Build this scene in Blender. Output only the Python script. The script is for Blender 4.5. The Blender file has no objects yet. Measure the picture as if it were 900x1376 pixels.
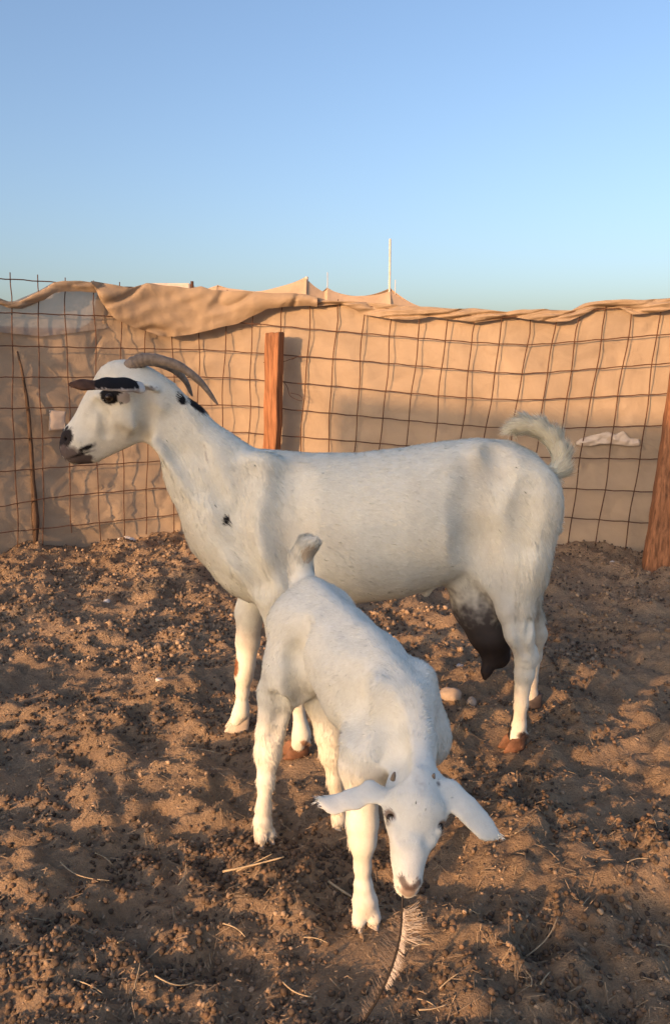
import bpy, math, random
import numpy as np
from mathutils import Vector

R = math.radians
random.seed(7)
rng = np.random.default_rng(11)
S = bpy.context.scene
COL = S.collection

# ------------------------------------------------------------------ camera
CAM_H = 0.92
FPX = 1050.0                      # focal length in photo pixels (photo 900 x 1376)
HORIZON = 500.0
PITCH = math.atan((688.0 - HORIZON) / FPX)
cam = bpy.data.cameras.new('camera')
cam.sensor_fit = 'VERTICAL'
cam.sensor_height = 24.0
cam.lens = FPX / 1376.0 * 24.0
cam.clip_start = 0.02
cam.clip_end = 3000
camo = bpy.data.objects.new('camera', cam)
camo.location = (0, 0, CAM_H)
camo.rotation_euler = (R(90) - PITCH, 0, 0)
COL.objects.link(camo)
S.camera = camo

# ------------------------------------------------------------------ sky + sun
SUN_EL = R(10)
SUN_AZ = R(220)                   # clockwise from +Y: behind the camera, to the left
wd = bpy.data.worlds.new('World')
S.world = wd
wd.use_nodes = True
wn = wd.node_tree.nodes
bg = wn['Background']
sky = wn.new('ShaderNodeTexSky')
sky.sky_type = 'NISHITA'
sky.sun_disc = False
sky.sun_elevation = SUN_EL
sky.sun_rotation = SUN_AZ
sky.altitude = 0
sky.air_density = 1.0
sky.dust_density = 3.4
sky.ozone_density = 2.7
tint = wn.new('ShaderNodeMix')                       # the whole dusty evening sky a little rosier
tint.data_type = 'RGBA'
tint.blend_type = 'MULTIPLY'
tint.inputs[0].default_value = 1.0
tint.inputs[7].default_value = (1.11, 0.985, 0.97, 1)
wd.node_tree.links.new(sky.outputs[0], tint.inputs[6])
wd.node_tree.links.new(tint.outputs[2], bg.inputs[0])
bg.inputs[1].default_value = 0.15
sl = bpy.data.lights.new('sun', 'SUN')
sl.energy = 2.6
sl.angle = R(0.9)
sl.color = (1.0, 0.57, 0.28)
so = bpy.data.objects.new('sun', sl)
TO_SUN = Vector((math.sin(SUN_AZ) * math.cos(SUN_EL), math.cos(SUN_AZ) * math.cos(SUN_EL), math.sin(SUN_EL)))
so.rotation_euler = TO_SUN.to_track_quat('Z', 'Y').to_euler()
so.location = (-3, -4, 5)
COL.objects.link(so)
S.view_settings.view_transform = 'Standard'
S.view_settings.look = 'None'
S.view_settings.gamma = 1
S.view_settings.exposure = 1.12
S.cycles.use_denoising = True
S.cycles.max_bounces = 6
S.cycles.transparent_max_bounces = 8


# ------------------------------------------------------------------ photo helpers
SP, CP = math.sin(PITCH), math.cos(PITCH)


def ray(px, py):
    u = 688.0 - py
    return np.array([px - 450.0, FPX * CP + u * SP, -FPX * SP + u * CP])


def P(px, py, Y):
    d = ray(px, py)
    return np.array([0, 0, CAM_H]) + d * (Y / d[1])


def G(px, py, z=0.0):
    d = ray(px, py)
    return np.array([0, 0, CAM_H]) + d * ((z - CAM_H) / d[2])


def unit(v):
    v = np.asarray(v, float)
    return v / max(1e-9, np.linalg.norm(v))


# ------------------------------------------------------------------ numpy noise
_perm = np.random.default_rng(3).permutation(256)
_perm = np.concatenate([_perm, _perm, _perm])
_grad = np.random.default_rng(5).normal(size=(256, 3))
_grad /= np.linalg.norm(_grad, axis=1)[:, None]


def noise3(p):
    p = np.asarray(p, float)
    i = np.floor(p).astype(int)
    f = p - i
    i &= 255
    w = f * f * f * (f * (f * 6 - 15) + 10)
    out = 0
    for dx in (0, 1):
        for dy in (0, 1):
            for dz in (0, 1):
                h = _perm[_perm[_perm[i[..., 0] + dx] + i[..., 1] + dy] + i[..., 2] + dz]
                g = _grad[h]
                v = g[..., 0] * (f[..., 0] - dx) + g[..., 1] * (f[..., 1] - dy) + g[..., 2] * (f[..., 2] - dz)
                wx = w[..., 0] if dx else 1 - w[..., 0]
                wy = w[..., 1] if dy else 1 - w[..., 1]
                wz = w[..., 2] if dz else 1 - w[..., 2]
                out = out + v * wx * wy * wz
    return out * 1.5


def noise2(x, y, f, seed=0.0):
    return noise3(np.stack([x * f + seed, y * f + seed * 1.7, np.full_like(x, seed * 0.37 + 0.5)], -1))


# ------------------------------------------------------------------ mesh helpers
def mesh_np(name, v, faces, smooth=True, mat=None, parent=None, cols=None):
    """v (N,3); faces an (M,k) int array or a list of such arrays."""
    if not isinstance(faces, list):
        faces = [faces]
    me = bpy.data.meshes.new(name)
    v = np.asarray(v, np.float32)
    me.vertices.add(len(v))
    me.vertices.foreach_set('co', v.ravel())
    loops = np.concatenate([np.asarray(f).ravel() for f in faces]).astype(np.int32)
    tot = np.concatenate([np.full(len(f), f.shape[1]) for f in faces]).astype(np.int32)
    start = np.concatenate([[0], np.cumsum(tot)[:-1]]).astype(np.int32)
    me.loops.add(len(loops))
    me.loops.foreach_set('vertex_index', loops)
    me.polygons.add(len(tot))
    me.polygons.foreach_set('loop_start', start)
    me.polygons.foreach_set('loop_total', tot)
    me.update(calc_edges=True)
    me.validate()
    if smooth:
        me.polygons.foreach_set('use_smooth', np.ones(len(me.polygons), bool))
    if cols is not None:
        a = me.attributes.new('col', 'FLOAT_COLOR', 'POINT')
        c = np.ones((len(v), 4), np.float32)
        c[:, :3] = cols
        a.data.foreach_set('color', c.ravel())
    if mat:
        me.materials.append(mat)
    return link(name, me, parent)


def link(name, me, parent=None):
    o = bpy.data.objects.new(name, me)
    COL.objects.link(o)
    if parent:
        o.parent = parent
    return o


def thing(name, label, cat, loc=(0, 0, 0), group=None):
    o = bpy.data.objects.new(name, None)
    o.empty_display_size = 0.1
    COL.objects.link(o)
    o.location = loc
    tag(o, label, cat, group)
    return o


def tag(o, label=None, cat=None, group=None, kind=None):
    if label:
        o['label'] = label
    if cat:
        o['category'] = cat
    if group:
        o['group'] = group
    if kind:
        o['kind'] = kind
    return o


def grid_faces(n, m):
    """(n rows, m columns) vertex grid -> quads"""
    i = np.arange(n - 1)[:, None] * m + np.arange(m - 1)[None, :]
    return np.stack([i, i + 1, i + m + 1, i + m], -1).reshape(-1, 4)


def tube_np(path, rad, sides=8, cap=True):
    path = np.asarray(path, float)
    rad = np.broadcast_to(np.asarray(rad, float), (len(path),))
    t = np.gradient(path, axis=0)
    t /= np.linalg.norm(t, axis=1)[:, None] + 1e-12
    up = np.array([0.13, 0.31, 0.94]) if abs(t[:, 2]).mean() < 0.8 else np.array([0.95, 0.3, 0.05])
    a = np.cross(t, up)
    a /= np.linalg.norm(a, axis=1)[:, None]
    b = np.cross(t, a)
    th = np.linspace(0, 2 * np.pi, sides, endpoint=False)
    ring = a[:, None, :] * np.cos(th)[None, :, None] + b[:, None, :] * np.sin(th)[None, :, None]
    v = (path[:, None, :] + ring * rad[:, None, None]).reshape(-1, 3)
    n = len(path)
    i = np.arange(n - 1)[:, None] * sides + np.arange(sides)[None, :]
    j = np.arange(n - 1)[:, None] * sides + (np.arange(sides)[None, :] + 1) % sides
    f = [np.stack([i, j, j + sides, i + sides], -1).reshape(-1, 4)]
    if cap:
        c = np.stack([np.arange(sides), (np.arange(sides) + 1) % sides], -1)
        v = np.concatenate([v, path[:1], path[-1:]])
        k = n * sides
        f.append(np.concatenate([np.stack([c[:, 1], c[:, 0], np.full(sides, k)], -1),
                                 np.stack([c[:, 0] + (n - 1) * sides, c[:, 1] + (n - 1) * sides, np.full(sides, k + 1)], -1)]))
    return v, f


def spline(pts, n):
    """Catmull-Rom through pts (any dimension), n samples"""
    p = np.asarray(pts, float)
    p = np.concatenate([2 * p[:1] - p[1:2], p, 2 * p[-1:] - p[-2:-1]])
    m = len(p) - 3
    u = np.linspace(0, m, n)
    i = np.minimum(u.astype(int), m - 1)
    t = (u - i)[:, None]
    p0, p1, p2, p3 = p[i], p[i + 1], p[i + 2], p[i + 3]
    return 0.5 * (2 * p1 + (p2 - p0) * t + (2 * p0 - 5 * p1 + 4 * p2 - p3) * t ** 2 + (3 * p1 - p0 - 3 * p2 + p3) * t ** 3)


# ------------------------------------------------------------------ materials
def mat(name):
    m = bpy.data.materials.new(name)
    m.use_nodes = True
    nt = m.node_tree
    return m, nt, nt.nodes, nt.links, nt.nodes['Principled BSDF']


def ramp(nodes, stops):
    r = nodes.new('ShaderNodeValToRGB')
    e = r.color_ramp.elements
    while len(e) < len(stops):
        e.new(0.5)
    for k, (p, c) in enumerate(stops):
        e[k].position = p
        e[k].color = (*c, 1)
    return r


def noise_node(nodes, links, scale, detail=6, rough=0.6, vec=None, dist=0.0):
    n = nodes.new('ShaderNodeTexNoise')
    n.inputs['Scale'].default_value = scale
    n.inputs['Detail'].default_value = detail
    n.inputs['Roughness'].default_value = rough
    n.inputs['Distortion'].default_value = dist
    if vec:
        links.new(vec, n.inputs['Vector'])
    return n


def mapping(nodes, links, scale):
    tc = nodes.new('ShaderNodeTexCoord')
    mp = nodes.new('ShaderNodeMapping')
    mp.inputs['Scale'].default_value = scale
    links.new(tc.outputs['Object'], mp.inputs['Vector'])
    return mp.outputs['Vector']


def bump(nodes, links, src, strength, dist, target):
    b = nodes.new('ShaderNodeBump')
    b.inputs['Strength'].default_value = strength
    b.inputs['Distance'].default_value = dist
    links.new(src, b.inputs['Height'])
    links.new(b.outputs[0], target.inputs['Normal'])
    return b


def simple(name, color, rough=0.8, var=0.25, scale=30.0, stretch=(1, 1, 1), bmp=0.3, dist=0.003, metal=0.0):
    m, nt, N, L, b = mat(name)
    v = mapping(N, L, stretch)
    n = noise_node(N, L, scale, 6, 0.65, v)
    c = np.array(color)
    r = ramp(N, [(0.3, tuple(c * (1 - var))), (0.7, tuple(np.minimum(1, c * (1 + var))))])
    L.new(n.outputs['Fac'], r.inputs[0])
    L.new(r.outputs[0], b.inputs['Base Color'])
    b.inputs['Roughness'].default_value = rough
    b.inputs['Metallic'].default_value = metal
    b.inputs['Specular IOR Level'].default_value = 0.3
    if bmp:
        bump(N, L, n.outputs['Fac'], bmp, dist, b)
    return m


def coat_mat(name, hair=False):
    m, nt, N, L, b = mat(name)
    a = N.new('ShaderNodeAttribute')
    a.attribute_name = 'col'
    v = mapping(N, L, (1, 1, 1))
    n = noise_node(N, L, 60, 5, 0.7, v)
    mx = N.new('ShaderNodeMix')
    mx.data_type = 'RGBA'
    mx.blend_type = 'MULTIPLY'
    mx.inputs[0].default_value = 1.0
    r = ramp(N, [(0.3, (0.9, 0.89, 0.87)), (0.65, (1, 1, 1))])
    L.new(n.outputs['Fac'], r.inputs[0])
    L.new(a.outputs['Color'], mx.inputs[6])
    L.new(r.outputs[0], mx.inputs[7])
    L.new(mx.outputs[2], b.inputs['Base Color'])
    b.inputs['Roughness'].default_value = 0.75
    b.inputs['Specular IOR Level'].default_value = 0.18
    if not hair:
        bump(N, L, n.outputs['Fac'], 0.35, 0.003, b)
    return m


M = {}
M['coat'] = coat_mat('goat_skin')
M['hair'] = coat_mat('goat_hair', True)
M['horn'] = simple('horn', (0.20, 0.155, 0.115), 0.55, 0.4, 60, (1, 1, 1), 0.3, 0.002)
M['hoof_brown'] = simple('hoof_brown', (0.18, 0.085, 0.045), 0.7, 0.55, 50)
M['hoof_pale'] = simple('hoof_pale', (0.55, 0.46, 0.36), 0.6, 0.2, 70)
M['hoof_dark'] = simple('hoof_dark', (0.07, 0.055, 0.05), 0.6, 0.3, 70)
M['eye'] = simple('eye', (0.03, 0.018, 0.01), 0.12, 0.2, 30, bmp=0)
M['wire'] = simple('rusty_wire', (0.105, 0.05, 0.028), 0.85, 0.4, 40)
M['wood'] = simple('post_wood', (0.33, 0.145, 0.065), 0.8, 0.65, 15, (6, 6, 0.35), 1.0, 0.012)
M['fold_post_brown'] = simple('dark_fold_and_post_brown', (0.105, 0.066, 0.042), 0.9, 0.45, 14, (5, 5, 0.5), 0.8, 0.005)  # brown darkened to stand for a dark cloth fold; shelter posts share it
M['straw'] = simple('straw', (0.46, 0.35, 0.21), 0.7, 0.3, 50)
M['chaff'] = simple('chaff', (0.30, 0.215, 0.13), 0.85, 0.45, 50)
M['stone'] = simple('stone', (0.42, 0.33, 0.25), 0.85, 0.25, 40, bmp=0.7)
M['white_stone'] = simple('white_stone', (0.66, 0.60, 0.53), 0.85, 0.15, 40, bmp=0.6)
M['plastic'] = simple('white_plastic', (0.58, 0.48, 0.38), 0.5, 0.08, 40, bmp=0.2)
M['pole'] = simple('pale_pole', (0.62, 0.52, 0.42), 0.7, 0.2, 20, (4, 4, 0.5))
M['block'] = simple('block_wall', (0.50, 0.42, 0.36), 0.9, 0.2, 18)
M['quill'] = simple('quill', (0.03, 0.025, 0.023), 0.4, 0.2, 50, bmp=0)
M['barb_pale'] = simple('barb_pale', (0.60, 0.52, 0.44), 0.7, 0.3, 90, bmp=0)
M['barb_dark'] = simple('barb_dark', (0.24, 0.19, 0.155), 0.7, 0.4, 90, bmp=0)


def cloth_mat(name, color, alpha=1.0, trans=0.25):
    m, nt, N, L, b = mat(name)
    v = mapping(N, L, (1, 1, 1))
    n1 = noise_node(N, L, 2.3, 7, 0.65, v, 0.6)
    c = np.array(color)
    r = ramp(N, [(0.3, tuple(c * 0.8)), (0.5, tuple(c)), (0.72, tuple(np.minimum(1, c * 1.16)))])
    L.new(n1.outputs['Fac'], r.inputs[0])
    # woven yarn relief
    vy = mapping(N, L, (1, 1, 6))
    n2 = noise_node(N, L, 90, 3, 0.6, vy)
    n3 = noise_node(N, L, 11, 6, 0.6, v, 1.0)
    ad = N.new('ShaderNodeMath')
    ad.operation = 'MULTIPLY_ADD'
    ad.inputs[1].default_value = 0.25
    L.new(n2.outputs['Fac'], ad.inputs[0])
    L.new(n3.outputs['Fac'], ad.inputs[2])
    L.new(r.outputs[0], b.inputs['Base Color'])
    b.inputs['Roughness'].default_value = 0.9
    b.inputs['Specular IOR Level'].default_value = 0.1
    bp = bump(N, L, ad.outputs[0], 0.5, 0.012, b)
    out = N['Material Output']
    tr = N.new('ShaderNodeBsdfTranslucent')
    L.new(r.outputs[0], tr.inputs[0])
    ms = N.new('ShaderNodeMixShader')
    ms.inputs[0].default_value = trans
    L.new(b.outputs[0], ms.inputs[1])
    L.new(tr.outputs[0], ms.inputs[2])
    last = ms
    if alpha < 1:
        tp = N.new('ShaderNodeBsdfTransparent')
        m2 = N.new('ShaderNodeMixShader')
        m2.inputs[0].default_value = alpha
        L.new(tp.outputs[0], m2.inputs[1])
        L.new(ms.outputs[0], m2.inputs[2])
        last = m2
    L.new(last.outputs[0], out.inputs['Surface'])
    return m


M['cloth'] = cloth_mat('tan_shade_cloth', (0.46, 0.348, 0.235))
M['cloth_flap'] = cloth_mat('tan_shade_cloth_flap', (0.44, 0.328, 0.22))
M['gauze'] = cloth_mat('thin_shade_net', (0.50, 0.44, 0.38), alpha=0.85, trans=0.4)
M['canvas'] = cloth_mat('tent_canvas', (0.50, 0.36, 0.24), trans=0.1)


# ------------------------------------------------------------------ ground
HOOF_SPOTS = []                   # filled with (x, y, r): ground is levelled there
AD_NF, AD_FF = G(398, 1014), G(318, 981)
AD_NH, AD_FH = G(690, 1006), G(712, 950)
KD_RH, KD_LH = G(355, 1132), G(457, 1110)
KD_RF, KD_LF = G(491, 1244), G(553, 1140)
HOOF_SPOTS.append((G(500, 1350)[0], G(500, 1350)[1], .14))
for q, r_ in ((AD_NF, .09), (AD_FF, .08), (AD_NH, .09), (AD_FH, .08), (KD_RH, .07), (KD_LH, .07), (KD_RF, .07), (KD_LF, .07)):
    HOOF_SPOTS.append((q[0], q[1], r_))


_ht = np.random.default_rng(77).random((4, 64, 64))


def hoof_prints(x, y, cell=0.15):
    i, j = np.floor(x / cell).astype(int), np.floor(y / cell).astype(int)
    out = np.zeros_like(x)
    for di in (-1, 0, 1):
        for dj in (-1, 0, 1):
            a, c = (i + di) & 63, (j + dj) & 63
            cx_ = (i + di + _ht[0][a, c]) * cell
            cy_ = (j + dj + _ht[1][a, c]) * cell
            th = _ht[2][a, c] * 6.28
            dx, dy = x - cx_, y - cy_
            u = (dx * np.cos(th) + dy * np.sin(th)) / 1.35
            w = -dx * np.sin(th) + dy * np.cos(th)
            d = np.sqrt(u * u + w * w)
            k = np.clip(_ht[3][a, c] * 1.6 - 0.35, 0, 1)
            out += k * (-0.017 * np.exp(-(d / 0.030) ** 2) + 0.008 * np.exp(-((d - 0.050) / 0.017) ** 2))
    return out


def ground_h(x, y):
    wx, wy = x + 0.05 * noise2(x, y, 4.0, 21.0), y + 0.05 * noise2(x, y, 4.0, 27.0)
    h = 0.030 * noise2(x, y, 1.3, 2.1) + 0.034 * noise2(wx, wy, 3.0, 7.7)
    b = noise2(wx, wy, 6.2, 4.4)
    h = h + 0.030 * np.maximum(b, -0.15) - 0.012 * np.abs(noise2(wx, wy, 10.0, 9.2)) + 0.019 * noise2(x, y, 16.0, 1.3) - 0.010 * np.abs(noise2(wx, wy, 24.0, 63.0))
    h = h + 0.0085 * noise2(x, y, 38.0, 5.1) + 0.0048 * noise2(x, y, 80.0, 3.1)
    md = noise2(wx, wy, 5.2, 44.0)
    h = h + 0.019 * np.clip((md - 0.02) / 0.22, 0, 1) ** 1.3 + hoof_prints(x + 0.02 * b, y + 0.02 * md)
    k = np.ones_like(x)
    for (a, c, r) in HOOF_SPOTS:
        k *= 1 - np.exp(-((x - a) ** 2 + (y - c) ** 2) / (r * r))
    k *= 1 - 0.75 * np.exp(-np.maximum(0, np.hypot(x, y) - 0) ** 2 / 0.25)
    far = np.clip(1.5 - np.hypot(x, y - 3) / 14.0, 0, 1)
    return h * k * far


def axis(fine0, fine1, step, far, growth=1.12):
    a = list(np.arange(fine0, fine1, step))
    s = step
    while a[-1] < far:
        s *= growth
        a.append(a[-1] + s)
    s = step
    while a[0] > -far:
        s *= growth
        a.insert(0, a[0] - s)
    return np.array(a)


gx = axis(-2.3, 2.3, 0.0112, 1500, 1.16)
ys = [0.75]
while ys[-1] < 4.9:
    ys.append(ys[-1] + max(0.0066, 0.0043 * ys[-1]))
s_ = 0.015
while ys[-1] < 1500:
    s_ *= 1.16
    ys.append(ys[-1] + s_)
s_ = 0.006
while ys[0] > -1500:
    s_ *= 1.16
    ys.insert(0, ys[0] - s_)
gy = np.array(ys)
X, Y = np.meshgrid(gx, gy)
Z = ground_h(X, Y)
gv = np.stack([X, Y, Z], -1).reshape(-1, 3)

m, nt, N, L, b = mat('pen_soil')
v = mapping(N, L, (1, 1, 1))
n1 = noise_node(N, L, 2.2, 8, 0.7, v, 0.4)
n2 = noise_node(N, L, 38, 6, 0.75, v)
n3 = noise_node(N, L, 170, 6, 0.8, v)
mxx = N.new('ShaderNodeMath'); mxx.operation = 'MULTIPLY_ADD'; mxx.inputs[1].default_value = 0.55
L.new(n2.outputs['Fac'], mxx.inputs[0]); L.new(n1.outputs['Fac'], mxx.inputs[2])
r = ramp(N, [(0.56, (0.25, 0.176, 0.112)), (0.72, (0.39, 0.275, 0.172)), (0.93, (0.52, 0.368, 0.23))])
L.new(mxx.outputs[0], r.inputs[0])
r3 = ramp(N, [(0.3, (0.7, 0.7, 0.7)), (0.7, (1.15, 1.12, 1.1))])
L.new(n3.outputs['Fac'], r3.inputs[0])
mu = N.new('ShaderNodeMix'); mu.data_type = 'RGBA'; mu.blend_type = 'MULTIPLY'; mu.inputs[0].default_value = 1
L.new(r.outputs[0], mu.inputs[6]); L.new(r3.outputs[0], mu.inputs[7])
L.new(mu.outputs[2], b.inputs['Base Color'])
b.inputs['Roughness'].default_value = 0.95
b.inputs['Specular IOR Level'].default_value = 0.1
sm = N.new('ShaderNodeMath'); sm.operation = 'MULTIPLY_ADD'; sm.inputs[1].default_value = 0.3
L.new(n3.outputs['Fac'], sm.inputs[0]); L.new(n2.outputs['Fac'], sm.inputs[2])
bump(N, L, sm.outputs[0], 1.0, 0.022, b)
M['soil'] = m
ground = mesh_np('ground', gv, grid_faces(len(gy), len(gx)), True, M['soil'])
tag(ground, 'brown trampled sandy soil of the goat pen', kind='structure')

# ---- droppings and crumbs (uncountable)
PHI = (1 + 5 ** 0.5) / 2


def ico(sub):
    import bmesh
    bm = bmesh.new()
    bmesh.ops.create_icosphere(bm, subdivisions=sub, radius=1)
    vv = np.array([q.co for q in bm.verts])
    bm.faces.ensure_lookup_table()
    ff = np.array([[q.index for q in f.verts] for f in bm.faces])
    bm.free()
    return vv, ff


def rotmats(n):
    q = rng.normal(size=(n, 4))
    q /= np.linalg.norm(q, axis=1)[:, None]
    w, x, y, z = q.T
    return np.stack([np.stack([1 - 2 * (y * y + z * z), 2 * (x * y - w * z), 2 * (x * z + w * y)], -1),
                     np.stack([2 * (x * y + w * z), 1 - 2 * (x * x + z * z), 2 * (y * z - w * x)], -1),
                     np.stack([2 * (x * z - w * y), 2 * (y * z + w * x), 1 - 2 * (x * x + y * y)], -1)], 1)


def scatter_lumps(name, pos, size, base, rough, colors, material, smooth=True):
    """merge many small lumps; pos (n,3) size (n,3)"""
    vv, ff = base
    n = len(pos)
    Rm = rotmats(n)
    sh = vv[None] * (1 + rough * rng.normal(size=(n, len(vv), 1)))
    sh = sh * size[:, None, :]
    w = np.einsum('nij,nkj->nki', Rm, sh) + pos[:, None, :]
    f = ff[None] + (np.arange(n) * len(vv))[:, None, None]
    c = np.repeat(colors[:, None, :], len(vv), 1)
    return mesh_np(name, w.reshape(-1, 3), f.reshape(-1, 3), smooth, material, None, c.reshape(-1, 3))


def near_points(n, y0, y1, spread=1.0):
    """points over the part of the pen in view, denser near the camera"""
    t = rng.random(n)
    y = y0 + (y1 - y0) * t ** 1.15
    x = (rng.random(n) * 2 - 1) * (0.50 * y + 0.25) * spread
    return x, y


m, nt, N, L, b = mat('droppings')
a_ = N.new('ShaderNodeAttribute'); a_.attribute_name = 'col'
L.new(a_.outputs['Color'], b.inputs['Base Color'])
b.inputs['Roughness'].default_value = 0.7
b.inputs['Specular IOR Level'].default_value = 0.25
nn = noise_node(N, L, 260, 3, 0.6, mapping(N, L, (1, 1, 1)))
bump(N, L, nn.outputs['Fac'], 0.5, 0.002, b)
M['drop'] = m


def keep_mask(x, y, thr, f=3.1, seed=12.0):
    d = noise2(x, y, f, seed) + 0.5 * noise2(x, y, f * 2.7, seed + 3)
    return d + 0.25 * rng.normal(size=len(x)) > thr


def lumps(name, n, y0, y1, smin, smax, base, rough, palette, thr, sink, label, seed, pw=1.5):
    x, y = near_points(n, y0, y1)
    k = keep_mask(x, y, thr, seed=seed)
    x, y = x[k], y[k]
    s = smin + (smax - smin) * rng.random(len(x)) ** pw
    size = np.stack([s, s * (0.75 + 0.3 * rng.random(len(x))), s * (0.75 + 0.4 * rng.random(len(x)))], -1)
    z = ground_h(x, y) + s * sink * (0.4 + rng.random(len(x)))
    pal = np.array(palette)
    c = pal[rng.integers(0, len(pal), len(x))] * (0.7 + 0.6 * rng.random((len(x), 1)))
    o = scatter_lumps(name, np.stack([x, y, z], -1), size, base, rough, c, M['drop'], rough < 0.1)
    tag(o, label, 'droppings' if 'drop' in name else 'soil crumbs', kind='stuff')
    return o


DROP = [(0.085, 0.059, 0.039), (0.12, 0.08, 0.05), (0.18, 0.113, 0.067), (0.10, 0.071, 0.048)]
SOILC = [(0.25, 0.176, 0.112), (0.31, 0.218, 0.138), (0.20, 0.14, 0.09), (0.36, 0.255, 0.16)]
i2, i1 = ico(2), ico(1)
lumps('goat_droppings', 9500, 0.85, 1.4, 0.0028, 0.0062, i2, 0.06, DROP, 0.05, 0.42, 'dark round goat droppings strewn over the near soil of the pen', 12.0)
lumps('goat_droppings', 30000, 1.35, 4.5, 0.0033, 0.0070, i1, 0.07, DROP, 0.13, 0.42, 'small dark droppings scattered over the soil towards the fence', 12.0)
lumps('soil_crumbs', 28000, 0.85, 2.6, 0.0008, 0.0056, i1, 0.30, SOILC, -0.15, 0.18, 'loose sandy crumbs and clods lying all over the soil', 12.5, 4.0)
lumps('soil_crumbs', 19000, 2.4, 4.5, 0.002, 0.012, i1, 0.26, SOILC, -0.2, 0.25, 'coarse crumbled clods on the soil towards the fence', 12.5, 2.4)

# ---- fine chaff: short bent straw bits too small to pick out
nchaff = 13000
cx, cy = near_points(nchaff, 0.85, 3.6)
ang = rng.random(nchaff) * np.pi
ln = 0.002 + 0.013 * rng.random(nchaff) ** 2.5
wd_ = 0.0004 + 0.0006 * rng.random(nchaff)
d2 = np.stack([np.cos(ang), np.sin(ang)], -1)
p0 = np.stack([cx, cy], -1) - d2 * ln[:, None]
p1 = np.stack([cx, cy], -1) + d2 * ln[:, None]
z0 = ground_h(p0[:, 0], p0[:, 1]) + 0.002 + 0.006 * rng.random(nchaff)
z1 = ground_h(p1[:, 0], p1[:, 1]) + 0.002 + 0.006 * rng.random(nchaff)
a3 = np.concatenate([p0, z0[:, None]], 1)
b3 = np.concatenate([p1, z1[:, None]], 1)
nrm = np.concatenate([np.stack([-d2[:, 1], d2[:, 0]], -1), np.zeros((nchaff, 1))], 1) * wd_[:, None]
upv = np.array([0, 0, 1.0]) * wd_[:, None] * 1.4
cv = np.stack([a3 - nrm, a3 + nrm, a3 + upv, b3 - nrm, b3 + nrm, b3 + upv], 1).reshape(-1, 3)
base_i = (np.arange(nchaff) * 6)[:, None]
cq = np.concatenate([base_i + np.array([0, 3, 5, 2]), base_i + np.array([2, 5, 4, 1])])
chaff = mesh_np('chaff', cv, cq, False, M['chaff'])
tag(chaff, 'fine dry chaff sprinkled over the soil', 'chaff', kind='stuff')

# ------------------------------------------------------------------ wire fence
PXD = np.array([-520, -250, 0, 130, 200, 260, 330, 420, 500, 620, 760, 900, 1100, 1400], float)
YD = np.array([2.75, 3.35, 3.93, 4.22, 4.36, 4.44, 4.42, 4.33, 4.25, 4.14, 4.03, 3.92, 3.74, 3.45], float)
_k = np.linspace(-520, 1400, 400)
_d = np.interp(_k, PXD, YD)
_d = np.convolve(np.pad(_d, 12, mode='edge'), np.ones(25) / 25, 'valid')


_x = (_k - 450.0) / ray(450, 500)[1] * _d


def D(px):
    return np.interp(px, _k, _d)


def PF(px, py, off=0.0):
    """the point of the upright fence surface seen at a photo pixel"""
    yv = float(D(px))
    for _ in range(5):
        yv = float(np.interp(P(px, py, yv)[0], _x, _d))
    return P(px, py, yv + off)


ROWS = [
    [(-400, 368), (0, 374), (84, 380), (200, 388), (330, 396), (450, 407), (526, 415), (565, 420), (620, 424), (700, 427), (812, 415), (897, 410), (1250, 385)],
    [(-400, 410), (0, 420), (150, 425), (329, 434), (450, 445), (620, 459), (710, 464), (897, 449), (1250, 425)],
    [(-400, 457), (0, 464.5), (150, 468), (280, 470), (463, 483), (620, 497), (700, 503), (897, 488), (1250, 470)],
    [(-400, 505), (0, 507), (300, 507), (450, 519), (600, 533), (700, 538), (897, 529), (1250, 515)],
    [(-400, 553), (0, 549), (300, 544), (355, 547), (600, 570), (700, 577), (880, 572), (1250, 565)],
    [(-400, 600), (0, 590), (90, 588), (230, 582), (314, 580), (522, 597), (723, 615), (873, 617), (1250, 618)],
    [(-400, 655), (0, 634), (90, 627), (227, 619), (340, 622), (520, 637), (750, 656), (870, 661), (1250, 670)],
    [(-400, 712), (0, 682), (45, 672), (89, 666), (227, 655), (340, 656), (520, 672), (753, 695), (867, 703), (1250, 722)],
    [(-400, 755), (0, 716), (130, 703), (267, 688), (360, 690), (520, 703), (753, 733), (867, 744), (1250, 775)],
]


def row_y(k, px):
    a = np.array(ROWS[k], float)
    return np.interp(px, a[:, 0], a[:, 1])


fence = thing('wire_fence', 'rusty square welded wire mesh fence bowed around the goat pen', 'fence', tuple(P(450, 730, D(450)) * [1, 1, 0]))
fl = np.array(fence.location)


def add_wire(pts, rad, sides=6):
    v, f = tube_np(np.asarray(pts) - fl, rad, sides)
    return mesh_np('wire', v, f, True, M['wire'], fence)


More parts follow.
